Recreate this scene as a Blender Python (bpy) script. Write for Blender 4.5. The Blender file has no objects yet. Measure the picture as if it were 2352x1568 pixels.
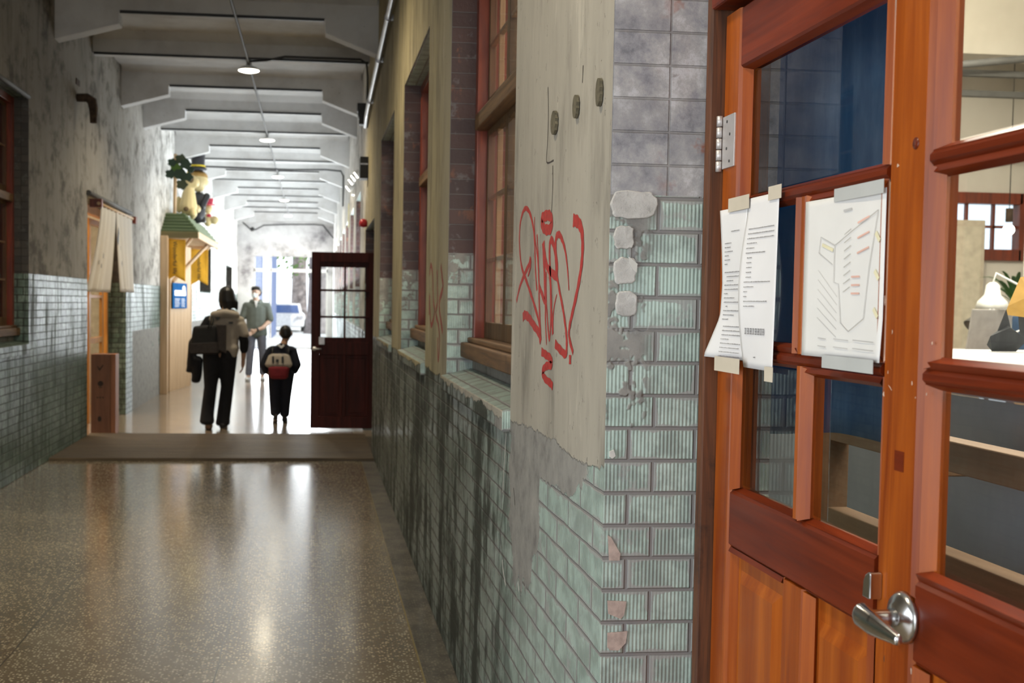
import bpy, bmesh, math, random
from mathutils import Vector, Matrix, Euler
random.seed(7)
C = bpy.context.scene
COL = C.collection
PI = math.pi

# ------------------------------------------------------------------ camera (2352x1568)
FPX, PX, PY, EYE = 2616.0, 1000.0, 812.0, 1.5
def _basis():
    d = Vector(((722-PX)/FPX, (692-PY)/FPX, 1.0)).normalized()
    e = Vector(((1722-PX)/FPX, (707-PY)/FPX, 1.0))
    n = d.cross(e).normalized()
    if n.y < 0: n = -n
    r = n.cross(d)
    return r, d, -n            # world X, Y, Z expressed in camera (right, down, forward)
WX, WY, WZ = _basis()
cam = bpy.data.objects.new('camera', bpy.data.cameras.new('camera'))
COL.objects.link(cam)
right = Vector((WX.x, WY.x, WZ.x)); down = Vector((WX.y, WY.y, WZ.y)); fwd = Vector((WX.z, WY.z, WZ.z))
cm = Matrix.Identity(4)
for i in range(3):
    cm[i][0] = right[i]; cm[i][1] = -down[i]; cm[i][2] = -fwd[i]
cm[2][3] = EYE
cam.matrix_world = cm
cam.data.sensor_width = 36.0
cam.data.lens = FPX/2352*36.0
cam.data.shift_x = (1176-PX)/2352
cam.data.shift_y = (PY-784)/2352
cam.data.clip_start = 0.05; cam.data.clip_end = 300
cam.data.dof.use_dof = True
cam.data.dof.focus_distance = 2.45
cam.data.dof.aperture_fstop = 7.5
C.camera = cam
def at(x, y, axis, val):       # the point of a real plane (axis = val) seen at photo pixel x, y
    v = Vector(((x-PX)/FPX, (y-PY)/FPX, 1.0))
    w = Vector((WX.dot(v), WY.dot(v), WZ.dot(v)))
    t = (val - (0, 0, EYE)[axis]) / w[axis]
    return Vector((0, 0, EYE)) + w*t

# ------------------------------------------------------------------ node helper
class NT:
    def __init__(s, name):
        s.m = bpy.data.materials.new(name); s.m.use_nodes = True
        s.t = s.m.node_tree; s.t.nodes.clear()
        s.out = s.t.nodes.new('ShaderNodeOutputMaterial')
    def n(s, kind, **kw):
        nd = s.t.nodes.new('ShaderNode'+kind)
        for k, v in kw.items(): setattr(nd, k, v)
        return nd
    def put(s, sock, v):
        if isinstance(v, bpy.types.NodeSocket): s.t.links.new(v, sock)
        elif v is not None:
            if isinstance(v, (tuple, list)) and len(v) == 3 and sock.type == 'RGBA': v = (*v, 1)
            sock.default_value = v
    def math(s, op, a, b=None, c=None, clamp=False):
        nd = s.n('Math', operation=op, use_clamp=clamp)
        s.put(nd.inputs[0], a)
        if b is not None: s.put(nd.inputs[1], b)
        if c is not None: s.put(nd.inputs[2], c)
        return nd.outputs[0]
    def mix(s, f, a, b, blend='MIX'):
        nd = s.n('Mix', data_type='RGBA', blend_type=blend)
        s.put(nd.inputs[0], f); s.put(nd.inputs[6], a); s.put(nd.inputs[7], b)
        return nd.outputs[2]
    def mixf(s, f, a, b):
        nd = s.n('Mix', data_type='FLOAT')
        s.put(nd.inputs[0], f); s.put(nd.inputs[2], a); s.put(nd.inputs[3], b)
        return nd.outputs[0]
    def pos(s): return s.n('NewGeometry').outputs['Position']
    def obj(s): return s.n('TexCoord').outputs['Object']
    def mul(s, v, sc):
        nd = s.n('VectorMath', operation='MULTIPLY'); s.put(nd.inputs[0], v); nd.inputs[1].default_value = sc
        return nd.outputs[0]
    def noise(s, v, scale, detail=3, rough=.55, dist=0):
        nd = s.n('TexNoise'); s.put(nd.inputs['Vector'], v)
        nd.inputs['Scale'].default_value = scale; nd.inputs['Detail'].default_value = detail
        nd.inputs['Roughness'].default_value = rough; nd.inputs['Distortion'].default_value = dist
        return nd.outputs[0]
    def vor(s, v, scale, feature='F1'):
        nd = s.n('TexVoronoi', feature=feature); s.put(nd.inputs['Vector'], v); nd.inputs['Scale'].default_value = scale
        return nd
    def ramp(s, f, stops, interp='LINEAR'):
        nd = s.n('ValToRGB'); r = nd.color_ramp; r.interpolation = interp
        while len(r.elements) > 1: r.elements.remove(r.elements[-1])
        for i, (p, c) in enumerate(stops):
            e = r.elements[0] if i == 0 else r.elements.new(p)
            e.position = p; e.color = (*c, 1) if len(c) == 3 else c
        s.put(nd.inputs[0], f); return nd.outputs[0]
    def step(s, x, lo, hi):
        nd = s.n('MapRange', interpolation_type='SMOOTHSTEP')
        s.put(nd.inputs[0], x); s.put(nd.inputs[1], lo); s.put(nd.inputs[2], hi)
        return nd.outputs[0]
    def bump(s, h, strength=.5, dist=.01, normal=None):
        nd = s.n('Bump'); s.put(nd.inputs['Height'], h)
        nd.inputs['Strength'].default_value = strength; nd.inputs['Distance'].default_value = dist
        if normal is not None: s.put(nd.inputs['Normal'], normal)
        return nd.outputs[0]
    def bsdf(s, col, rough=.6, metal=0, normal=None, coat=0, coatr=.1, spec=.5, emit=None, es=0, trans=0, sss=0, alpha=None):
        b = s.n('BsdfPrincipled')
        s.put(b.inputs['Base Color'], col); s.put(b.inputs['Roughness'], rough); s.put(b.inputs['Metallic'], metal)
        s.put(b.inputs['Specular IOR Level'], spec)
        if normal is not None: s.put(b.inputs['Normal'], normal)
        if coat: b.inputs['Coat Weight'].default_value = coat; b.inputs['Coat Roughness'].default_value = coatr
        if emit: s.put(b.inputs['Emission Color'], emit); b.inputs['Emission Strength'].default_value = es
        if trans: b.inputs['Transmission Weight'].default_value = trans
        if alpha is not None: s.put(b.inputs['Alpha'], alpha)
        s.t.links.new(b.outputs[0], s.out.inputs[0]); return b

def flat(name, col, rough=.6, metal=0, var=.15, scale=12, bump=.0, coat=0, spec=.5, emit=None, es=0):
    t = NT(name); o = t.obj()
    f = t.noise(o, scale, 4)
    a = tuple(c*(1-var) for c in col); b = tuple(min(1, c*(1+var)) for c in col)
    nm = t.bump(f, bump, .004) if bump else None
    t.bsdf(t.ramp(f, [(.3, a), (.7, b)]), rough, metal, nm, coat, spec=spec, emit=emit, es=es)
    return t.m

def wood(name, dark, light, rough=.35, scale=1.0, coat=.0, axis=2, dirt=0, spec=.5):
    t = NT(name); o = t.obj()
    st = [9.0, 9.0, 9.0]; st[axis] = .55
    v = t.mul(o, tuple(a*scale for a in st))
    g = t.noise(v, 2.2, 5, .6, 1.2)
    st2 = [70.0, 70.0, 70.0]; st2[axis] = 2.0
    g2 = t.noise(t.mul(o, tuple(a*scale for a in st2)), 1.5, 3, .6)
    f = t.math('ADD', t.math('MULTIPLY', g, .75), t.math('MULTIPLY', g2, .25))
    col = t.ramp(f, [(.32, dark), (.5, tuple((a+b)/2 for a, b in zip(dark, light))), (.66, light)])
    if dirt:
        d = t.noise(o, 7, 6, .7)
        col = t.mix(t.math('MULTIPLY', t.step(d, .55, .72), dirt), col, (.02, .012, .008))
    r = t.mixf(g2, rough-.06, rough+.1)
    t.bsdf(col, r, 0, t.bump(g2, .12, .002), coat, .12, spec)
    return t.m

def glass(name, tint=(1, 1, 1), rough=.0, ior=1.5):
    t = NT(name)
    tr = t.n('BsdfTransparent'); t.put(tr.inputs[0], tint)
    gl = t.n('BsdfGlossy'); gl.inputs['Roughness'].default_value = rough
    fr = t.n('Fresnel'); fr.inputs[0].default_value = ior
    bf = t.n('NewGeometry').outputs['Backfacing']
    mx = t.n('MixShader'); t.put(mx.inputs[0], t.math('MULTIPLY', fr.outputs[0], t.math('SUBTRACT', 1.0, bf)))
    t.t.links.new(tr.outputs[0], mx.inputs[1]); t.t.links.new(gl.outputs[0], mx.inputs[2])
    t.t.links.new(mx.outputs[0], t.out.inputs[0]); return t.m

# ------------------------------------------------------------------ wall material: tiled dado, plaster above, brick reveals
def wall_mat(name, tile_top, tile_a, tile_b, mort, plas, brickc, gloss=.25, streak=.5, right=True, plas_lamplit=None, edge=.1, smear=.5):
    t = NT(name); P = t.pos()
    sep = t.n('SeparateXYZ'); t.put(sep.inputs[0], P); x, y, z = sep.outputs
    sn = t.n('SeparateXYZ'); t.put(sn.inputs[0], t.n('NewGeometry').outputs['True Normal'])
    anx = t.math('ABSOLUTE', sn.outputs[0]); anz = t.math('ABSOLUTE', sn.outputs[2])
    face = t.math('GREATER_THAN', anx, .5)            # corridor face
    top = t.math('GREATER_THAN', anz, .5)
    jamb = t.math('SUBTRACT', 1.0, face)
    u = t.mixf(face, x, y)
    v = t.mixf(top, z, x)
    u = t.mixf(top, u, y)
    def comb(a, b, c=0.0):
        nd = t.n('CombineXYZ'); t.put(nd.inputs[0], a); t.put(nd.inputs[1], b); t.put(nd.inputs[2], c); return nd.outputs[0]
    uv = comb(u, v)
    def brick(w, off, mortar, sm, vec, c1=(0, 0, 0, 1), c2=(1, 1, 1, 1)):
        b = t.n('TexBrick', offset=off); t.put(b.inputs['Vector'], vec)
        b.inputs['Scale'].default_value = 1; b.inputs['Mortar Size'].default_value = mortar
        b.inputs['Mortar Smooth'].default_value = sm; b.inputs['Brick Width'].default_value = w
        b.inputs['Row Height'].default_value = .066; b.inputs['Color1'].default_value = c1
        b.inputs['Color2'].default_value = c2; b.inputs['Mortar'].default_value = (0, 0, 0, 1)
        return b
    uvj = comb(t.math('SUBTRACT', u, .685 - .137*4), t.math('ADD', v, .0))
    wob = t.noise(P, 9, 2)
    uvw = comb(u, t.math('ADD', v, t.math('MULTIPLY', t.math('SUBTRACT', wob, .5), .006)))
    b1 = brick(.232, .5, .0042, .6, uvw); b2 = brick(.137, .37, .0046, .6, uvj)
    mo = t.mixf(jamb, b1.outputs['Fac'], b2.outputs['Fac'])
    rnd = t.mix(jamb, b1.outputs['Color'], b2.outputs['Color'])
    b3 = brick(.118, 0, .003, .5, comb(t.math('SUBTRACT', u, .703-.118*6), v)); mo3 = b3.outputs['Fac']; rnd3 = b3.outputs['Color']
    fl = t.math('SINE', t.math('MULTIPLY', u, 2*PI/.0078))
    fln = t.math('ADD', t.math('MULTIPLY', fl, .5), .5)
    n1 = t.noise(t.mul(P, (1, 1, 1)), 14, 5, .65)
    n2 = t.noise(t.mul(P, (5, 5, .7)), 1.6, 5, .65)      # streaks running down
    n3 = t.noise(P, 2.3, 5, .6)
    if right: n2 = t.math('ADD', t.math('MULTIPLY', t.noise(t.mul(P, (5, 3.2, .9)), 1.6, 6, .7), .62), t.math('MULTIPLY', t.noise(P, 3.1, 6, .75), .38))
    fine = t.noise(P, 60, 3, .6)
    strip = t.noise(t.mul(P, (34, 34, 3)), 1.0, 3, .7)  # fine upright streaks, painted stand-in for uneven reflections on the fluted tiles
    tile = t.mix(t.math('MULTIPLY', rnd, .55), tile_a, tile_b)
    tile = t.mix(t.math('MULTIPLY', t.step(n1, .42, .62), .45), tile, tuple(c*.55 for c in tile_a))
    tile = t.mix(t.math('MULTIPLY', t.step(strip, .45, .62), .25 if right else .75), tile, tuple(c*(.6 if right else .45) for c in tile_a))
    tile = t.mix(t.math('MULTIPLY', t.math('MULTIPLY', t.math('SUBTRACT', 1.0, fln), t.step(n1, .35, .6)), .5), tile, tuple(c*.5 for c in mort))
    # cement smears hugging the joints
    sb = brick(.137 if right else .232, .37, .014, 1.0, uvj)
    sb1 = brick(.232, .5, .014, 1.0, uvw)
    sbf = t.mixf(jamb, sb1.outputs['Fac'], sb.outputs['Fac'])
    sm = t.math('ADD', t.math('MULTIPLY', sbf, .22), t.noise(P, 8.5, 5, .7))
    sm = t.math('MULTIPLY', t.step(sm, .575, .66), smear)
    cem = t.mix(n1, tuple(c*1.15 for c in mort), tuple(min(1, c*1.9) for c in mort))
    tile = t.mix(sm, tile, cem)
    tile = t.mix(mo, tile, tuple(c*1.0 for c in mort))
    # mould streaks
    mould = t.math('MULTIPLY', t.step(n2, .455, .56) if right else t.step(n2, .47, .66), streak)
    mface = t.math('MULTIPLY', mould, face)
    if right:
        mface = t.math('MULTIPLY', mface, t.step(y, 2.9, 3.7))
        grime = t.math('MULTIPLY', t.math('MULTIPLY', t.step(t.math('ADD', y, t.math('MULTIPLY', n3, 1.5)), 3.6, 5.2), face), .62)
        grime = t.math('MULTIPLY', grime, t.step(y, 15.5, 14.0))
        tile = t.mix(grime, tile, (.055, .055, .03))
    tile = t.mix(mface, tile, (.022, .024, .016))
    # plaster
    pn = t.noise(t.mul(P, (4, 4, 1.1)), 1.5, 6, .62)
    pc = t.ramp(pn, [(.28, tuple(c*.55 for c in plas)), (.45, plas), (.6, tuple(c*1.12 for c in plas)), (.75, tuple(c*.75 for c in plas))])
    if plas_lamplit:
        pc2 = t.ramp(pn, [(.28, tuple(c*.45 for c in plas_lamplit)), (.5, plas_lamplit), (.68, tuple(c*1.3 for c in plas_lamplit))])
        pc = t.mix(t.step(t.math('ADD', y, t.math('MULTIPLY', n3, .8)), 4.6, 6.2), pc, pc2)  # olive tint past the first window puts warm lamp light into the plaster
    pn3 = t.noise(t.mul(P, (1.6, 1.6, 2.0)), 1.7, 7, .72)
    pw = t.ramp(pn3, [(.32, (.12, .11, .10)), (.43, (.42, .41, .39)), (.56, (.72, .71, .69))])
    blot = t.ramp(pn3, [(.36, (.35, .33, .30)), (.5, (1, 1, 1))])
    if not right: pc = t.mix(1.0, pc, blot, 'MULTIPLY')
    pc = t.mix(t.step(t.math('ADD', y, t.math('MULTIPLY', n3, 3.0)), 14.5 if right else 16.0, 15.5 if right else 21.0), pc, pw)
    pits = t.step(t.noise(P, 26, 4, .7), .63, .7)
    pc = t.mix(t.math('MULTIPLY', pits, .55), pc, tuple(c*.5 for c in plas))
    pale = t.step(t.noise(t.mul(P, (3, 3, .5)), 2.6, 6, .75), .58, .66)
    pc = t.mix(t.math('MULTIPLY', pale, .4), pc, tuple(min(1, c*1.7) for c in plas))
    # brick in the reveals
    br = t.mix(rnd3, brickc[0], brickc[1])
    br = t.mix(t.step(t.noise(P, 11, 5, .7), .56, .64), br, brickc[2])
    br = t.mix(t.math('MULTIPLY', t.step(t.noise(t.mul(P, (2, 2, 1)), 6, 5, .7), .57, .64), .7), br, brickc[3])
    if right:
        # painted blue grey brick beside the near door, brown glazed brick in the window reveals
        near = t.math('SUBTRACT', 1.0, t.step(y, 2.6, 2.8))
        bg = t.ramp(t.noise(P, 11, 6, .72), [(.3, (.15, .155, .18)), (.42, (.28, .285, .315)), (.55, (.42, .42, .43)), (.64, (.58, .59, .62)), (.74, (.3, .28, .28))])
        bg = t.mix(t.math('MULTIPLY', rnd3, .4), bg, (.2, .2, .22))
        ox = t.math('MULTIPLY', t.step(t.noise(t.mul(P, (1, 1, 1)), 9, 4, .6), .55, .62), t.step(x, .66, .76))
        bg = t.mix(ox, bg, (.28, .09, .045))
        br = t.mix(near, br, bg)
    br = t.mix(t.math('MULTIPLY', mo3, .6), br, tuple(c*.8 for c in mort))
    # levels
    zb = t.math('ADD', tile_top, t.math('MULTIPLY', t.math('SUBTRACT', t.noise(P, 6, 6, .65), .5), edge))
    isp = t.math('MULTIPLY', t.step(t.math('SUBTRACT', z, zb), 0.0, .006), face)
    isb = t.math('MULTIPLY', t.math('GREATER_THAN', z, 1.722 if right else tile_top), jamb)
    ntop = t.math('SUBTRACT', 1.0, top)
    isb = t.math('MULTIPLY', isb, ntop)
    # old cement repairs
    def patch(y0, z0, ry, rz, soft=.25):
        a = t.math('DIVIDE', t.math('SUBTRACT', y, y0), ry); b = t.math('DIVIDE', t.math('SUBTRACT', z, z0), rz)
        d = t.math('SQRT', t.math('ADD', t.math('MULTIPLY', a, a), t.math('MULTIPLY', b, b)))
        d = t.math('ADD', d, t.math('MULTIPLY', t.math('SUBTRACT', t.noise(P, 5, 5, .7), .5), 1.3))
        return t.math('MULTIPLY', t.step(d, 1.06, 1.0), face)
    def inv(a): return t.math('SUBTRACT', 1.0, a)
    if right:
        pm = t.math('MAXIMUM', patch(3.12, .98, .22, .28), patch(2.85, 1.16, .55, .1))
        jm = t.math('MULTIPLY', t.math('MULTIPLY', t.step(t.math('ADD', t.noise(P, 7, 4, .7), t.math('MULTIPLY', t.math('SUBTRACT', z, 1.35), .35)), .56, .6), jamb), t.step(x, .69, .65))
        jm = t.math('MULTIPLY', jm, t.math('GREATER_THAN', z, 1.25))
        pm = t.math('MAXIMUM', pm, t.math('MULTIPLY', jm, ntop))
    else:
        pm = t.math('MULTIPLY', t.math('MULTIPLY', t.step(z, 1.07, 1.06), t.step(y, 15.6, 15.62)), face)
        pm = t.math('MULTIPLY', pm, t.step(t.noise(P, 3, 2), .3, .32))
    ccol = t.ramp(t.noise(P, 12, 6, .65), [(.3, (.17, .165, .16)), (.5, (.27, .265, .25)), (.7, (.33, .32, .3))])
    col = t.mix(pm, tile, ccol)
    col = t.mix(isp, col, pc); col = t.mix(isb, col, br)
    rough = t.mixf(t.math('MAXIMUM', t.math('MAXIMUM', mo, sm), mface), gloss, .85)
    rough = t.mixf(t.math('MAXIMUM', pm, isp), rough, .9)
    rough = t.mixf(isb, rough, .45)
    h = t.math('MULTIPLY', inv(mo), 1.0)
    h = t.math('ADD', h, t.math('MULTIPLY', t.math('MULTIPLY', fl, .14), inv(t.math('MAXIMUM', mo, sm))))
    h = t.math('ADD', h, t.math('MULTIPLY', n1, .35))
    hp = t.math('ADD', 2.0, t.math('MULTIPLY', t.math('ADD', pn, t.math('MULTIPLY', pits, -.3)), 1.2))
    h = t.mixf(pm, h, t.math('ADD', 1.2, n1))
    h = t.mixf(isp, h, hp)
    hb = t.math('ADD', inv(mo3), t.math('MULTIPLY', t.noise(P, 18, 5, .7), .8))
    h = t.mixf(isb, h, hb)
    h = t.math('ADD', h, t.math('MULTIPLY', fine, .12))
    t.bsdf(col, rough, 0, t.bump(h, .75, .0045))
    return t.m

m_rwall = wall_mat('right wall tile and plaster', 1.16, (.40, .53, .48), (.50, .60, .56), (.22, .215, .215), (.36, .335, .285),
    [(.045, .024, .024), (.075, .035, .03), (.13, .11, .11), (.2, .08, .045)], gloss=.3, streak=.92, right=True, plas_lamplit=(.34, .29, .17), smear=.75)
m_lwall = wall_mat('left wall tile and plaster', 1.70, (.11, .18, .14), (.36, .46, .4), (.03, .027, .022), (.25, .23, .2),  # wide range of tile tones paints in tiles catching the light
    [(.04, .035, .03), (.07, .06, .05), (.08, .08, .07), (.1, .08, .06)], gloss=.34, streak=.6, right=False, edge=.012, smear=.15)

# far end plaster
def plaster(name, a, b, c, scale=2.0, bump=.5):
    t = NT(name); P = t.pos(); n = t.noise(P, scale, 7, .68)
    t.bsdf(t.ramp(n, [(.3, c), (.45, a), (.62, b)]), .9, 0, t.bump(n, bump, .01)); return t.m
m_end = plaster('mottled end plaster', (.55, .54, .55), (.7, .7, .7), (.2, .19, .2), 1.3)
m_white = plaster('white room plaster', (.72, .68, .62), (.78, .74, .68), (.65, .61, .55), 1.2, .1)
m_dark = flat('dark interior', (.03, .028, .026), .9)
m_shop = flat('shop interior paint', (.55, .48, .38), .8)

def ceil_mat():
    t = NT('painted concrete'); P = t.pos()
    n = t.noise(P, 1.7, 6, .6); n2 = t.noise(P, 30, 4, .7)
    c = t.ramp(n, [(.3, (.46, .45, .44)), (.55, (.62, .62, .62)), (.75, (.7, .7, .7))])
    c = t.mix(t.step(n2, .68, .73), c, (.04, .04, .04))
    t.bsdf(c, .75, 0, t.bump(n2, .2, .003)); return t.m
m_ceil = ceil_mat()

def floor_mat():
    t = NT('worn terrazzo'); P = t.pos()
    sep = t.n('SeparateXYZ'); t.put(sep.inputs[0], P); x, y, z = sep.outputs
    v = t.vor(P, 75); chip = t.step(v.outputs['Distance'], .42, .34)
    pick = t.n('SeparateColor'); t.put(pick.inputs[0], v.outputs['Color'])
    chipm = t.math('MULTIPLY', chip, t.step(pick.outputs[0], .45, .55))
    v2 = t.vor(P, 130); chip2 = t.math('MULTIPLY', t.step(v2.outputs['Distance'], .36, .28), .55)
    n = t.noise(P, 1.1, 6, .6); n2 = t.noise(P, 5, 5, .65)
    base = t.ramp(n, [(.3, (.12, .09, .055)), (.5, (.19, .15, .10)), (.7, (.25, .205, .14))])
    base = t.mix(t.math('MULTIPLY', t.step(n2, .5, .75), .4), base, (.07, .055, .04))
    col = t.mix(chipm, base, (.62, .53, .38)); col = t.mix(t.math('MULTIPLY', chip2, .5), col, (.42, .36, .25))
    wx = t.math('ADD', x, t.math('MULTIPLY', t.math('SUBTRACT', t.noise(P, 2.5, 3), .5), .02))
    def line(a, x0, w): return t.math('LESS_THAN', t.math('ABSOLUTE', t.math('SUBTRACT', a, x0)), w)
    g = t.math('MAXIMUM', line(wx, -.38, .003), line(wx, -1.255, .0035))
    g = t.math('MAXIMUM', g, line(y, 5.6, .002))
    br = line(x, .452, .004)
    strip = t.math('GREATER_THAN', x, .455)
    lft = t.math('LESS_THAN', x, -2.25)
    col = t.mix(t.math('MULTIPLY', strip, .8), col, t.ramp(n2, [(.4, (.018, .018, .016)), (.5, (.06, .055, .045)), (.6, (.11, .095, .075))]))
    col = t.mix(br, col, (.3, .23, .1))
    col = t.mix(t.math('MULTIPLY', g, .8), col, (.03, .025, .02))
    pit = t.step(t.noise(t.mul(P, (1, 2.5, 1)), 42, 3, .7), .68, .71)
    col = t.mix(pit, col, (.025, .02, .018))
    # smoother floor beyond the threshold
    far = t.math('GREATER_THAN', y, 12.7)
    w = t.math('LESS_THAN', t.math('FRACT', t.math('MULTIPLY', y, 3.3)), .05)
    fc = t.ramp(t.noise(t.mul(P, (.6, 9, 1)), 1.5, 4), [(.35, (.25, .2, .15)), (.65, (.34, .28, .22))])
    fc = t.mix(t.math('MULTIPLY', w, .6), fc, (.12, .09, .07))
    col = t.mix(far, col, fc)
    r = t.mixf(n2, .14, .3); r = t.mixf(t.math('MAXIMUM', strip, pit), r, .6)
    t.bsdf(col, r, 0, t.bump(t.math('ADD', t.math('MULTIPLY', n2, .6), t.math('MULTIPLY', g, -1)), .12, .004), coat=.55, coatr=.13); return t.m
m_floor = floor_mat()

m_door = wood('varnished orange door wood', (.19, .030, .004), (.42, .104, .010), .32, 1.0, .06, spec=.22)
m_doorh = wood('shaded varnished rail wood', (.08, .010, .003), (.20, .030, .007), .32, 1.0, .06, axis=0, spec=.22)  # darker copy of the door wood, shade put into the rail colour
m_panel = wood('door panel wood', (.22, .040, .006), (.42, .11, .013), .36, .7, .04, spec=.22)
m_frame = wood('old cracked frame wood', (.035, .016, .01), (.2, .07, .025), .6, 2.0, 0, dirt=.6)
m_redwood = wood('red brown window wood', (.09, .012, .006), (.26, .042, .012), .4, 1.0, .2, dirt=.3)
m_sash = wood('weathered sash wood', (.05, .028, .013), (.17, .095, .04), .6, 1.5, 0, dirt=.3)
m_sill = wood('weathered sill wood', (.08, .04, .018), (.26, .145, .065), .6, 1.2, 0, axis=0, dirt=.4)
m_darkdoor = wood('dark stained door wood', (.028, .005, .003), (.085, .014, .009), .5, 1.0, .0, spec=.2)
m_pine = wood('pine wood', (.46, .29, .15), (.66, .46, .27), .55, 1.0)
m_pineh = wood('pine wood lengthwise', (.46, .3, .17), (.66, .48, .3), .55, 1.0, axis=1)
m_box = wood('brown stained board', (.13, .05, .025), (.22, .09, .045), .5, .8)
m_orange = wood('orange door wood', (.4, .16, .03), (.6, .28, .06), .4, 1.0)
m_steel = flat('brushed steel', (.62, .62, .63), .22, 1, .05, 40)
m_zinc = flat('grey zinc', (.42, .42, .43), .35, 1, .12, 30)
m_zincp = flat('satin hinge steel', (.62, .6, .6), .45, .6, .06, 30)
m_black = flat('black metal', (.02, .02, .02), .5)
m_rust = flat('rusty iron', (.07, .045, .03), .8, .3, .5, 20, .6)
m_glass = glass('window glass', (.93, .95, .95))
m_glassd = glass('old door glass', (.86, .9, .92), .015, 1.55)
m_paper = flat('white paper', (.82, .82, .84), .7, 0, .02)
m_paperm = flat('matt laminated paper', (.78, .78, .77), .45, 0, .03)
m_ink = flat('grey print', (.3, .3, .32), .8)
m_inkl = flat('pale grey print', (.5, .5, .5), .8)
m_inkr = flat('red print', (.72, .45, .38), .8)
m_inky = flat('yellow print', (.76, .72, .5), .8)
m_tape = flat('masking tape', (.62, .56, .46), .7, 0, .06)
m_tapec = flat('clear tape', (.5, .52, .52), .35, 0, .05)
m_lampon = flat('lit lamp diffuser', (1, .95, .85), .5, emit=(1, .93, .75), es=14)
m_spray = flat('red spray paint', (.42, .03, .025), .6, 0, .25, 60)
m_white_g = flat('white enamel', (.8, .8, .78), .35)

# ------------------------------------------------------------------ mesh helpers
def link(name, bm, mat, parent=None, loc=None, bevel=0, smooth=False, seg=2):
    me = bpy.data.meshes.new(name)
    bmesh.ops.recalc_face_normals(bm, faces=bm.faces[:])
    bm.to_mesh(me); bm.free()
    o = bpy.data.objects.new(name, me); COL.objects.link(o)
    if isinstance(mat, (list, tuple)):
        for m in mat: me.materials.append(m)
    elif mat: me.materials.append(mat)
    if parent: o.parent = parent
    if loc: o.location = loc
    if smooth:
        for p in me.polygons: p.use_smooth = True
    if bevel:
        b = o.modifiers.new('bevel', 'BEVEL'); b.width = bevel; b.segments = seg; b.limit_method = 'ANGLE'; b.angle_limit = .6
    return o
def tag(o, label, cat, group=None, kind=None):
    if label: o['label'] = label
    if cat: o['category'] = cat
    if group: o['group'] = group
    if kind: o['kind'] = kind
    return o
def empty(name, loc, rz=0, label=None, cat=None, group=None, kind=None):
    o = bpy.data.objects.new(name, None); COL.objects.link(o)
    o.location = loc; o.rotation_euler = (0, 0, rz); o.empty_display_size = .1
    return tag(o, label, cat, group, kind)
def bx(bm, x0, x1, y0, y1, z0, z1, mi=0):
    r = bmesh.ops.create_cube(bm, size=1)
    for v in r['verts']:
        v.co = Vector((x0+(v.co.x+.5)*(x1-x0), y0+(v.co.y+.5)*(y1-y0), z0+(v.co.z+.5)*(z1-z0)))
    if mi:
        for f in {f for v in r['verts'] for f in v.link_faces}: f.material_index = mi
    return r['verts']
def box(name, b, mat, parent=None, bevel=0, **k):
    bm = bmesh.new(); bx(bm, *b); return link(name, bm, mat, parent, bevel=bevel, **k)
SINGLE = {'post', 'stile', 'rail', 'rod_bracket', 'cross_beam', 'upright', 'frame_post', 'frame_head', 'headlamp', 'batten', 'glazing_bar', 'frame_bar', 'transom_light'}
def boxes(name, bs, mat, parent=None, bevel=0, **k):
    if name in SINGLE:
        for b in bs: o = box(name, b, mat, parent, bevel, **k)
        return o
    bm = bmesh.new()
    for b in bs: bx(bm, *b)
    return link(name, bm, mat, parent, bevel=bevel, **k)
def tube(bm, pts, r, n=10, mi=0, cap=True):
    pts = [Vector(p) for p in pts]; rings = []
    rs = r if isinstance(r, (list, tuple)) else [r]*len(pts)
    up = Vector((0, 0, 1))
    for i, p in enumerate(pts):
        d = (pts[min(i+1, len(pts)-1)] - pts[max(i-1, 0)]).normalized()
        a = d.cross(up)
        if a.length < .05: a = d.cross(Vector((1, 0, 0)))
        a.normalize(); b = d.cross(a)
        rings.append([bm.verts.new(p + (a*math.cos(2*PI*k/n) + b*math.sin(2*PI*k/n))*rs[i]) for k in range(n)])
    for A, B in zip(rings, rings[1:]):
        for k in range(n):
            f = bm.faces.new((A[k], A[(k+1) % n], B[(k+1) % n], B[k])); f.material_index = mi; f.smooth = True
    if cap:
        bm.faces.new(rings[0]).material_index = mi; bm.faces.new(rings[-1][::-1]).material_index = mi
def tubeo(name, pts, r, mat, parent=None, n=10):
    bm = bmesh.new(); tube(bm, pts, r, n); return link(name, bm, mat, parent)
def lathe(bm, prof, n=32, c=(0, 0, 0), axis='z', cap=True):
    rings = []
    for r, h in prof:
        ring = []
        for k in range(n):
            a = 2*PI*k/n; p = (r*math.cos(a), r*math.sin(a), h)
            if axis == 'x': p = (h, r*math.cos(a), r*math.sin(a))
            if axis == 'y': p = (r*math.cos(a), h, r*math.sin(a))
            ring.append(bm.verts.new(Vector(p)+Vector(c)))
        rings.append(ring)
    for A, B in zip(rings, rings[1:]):
        for k in range(n):
            f = bm.faces.new((A[k], A[(k+1) % n], B[(k+1) % n], B[k])); f.smooth = True
    if cap:
        bm.faces.new(rings[0]); bm.faces.new(rings[-1][::-1])
def latheo(name, prof, mat, parent=None, n=32, c=(0, 0, 0), axis='z'):
    bm = bmesh.new(); lathe(bm, prof, n, c, axis); return link(name, bm, mat, parent)
def prism(bm, pts, y0, y1, plane='xz', mi=0):
    def P(a, b, d):
        return {'xz': (a, d, b), 'yz': (d, a, b), 'xy': (a, b, d)}[plane]
    A = [bm.verts.new(P(a, b, y0)) for a, b in pts]; B = [bm.verts.new(P(a, b, y1)) for a, b in pts]
    n = len(pts)
    fs = [bm.faces.new(A), bm.faces.new(B[::-1])]
    for k in range(n): fs.append(bm.faces.new((A[k], B[k], B[(k+1) % n], A[(k+1) % n])))
    for f in fs: f.material_index = mi
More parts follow.
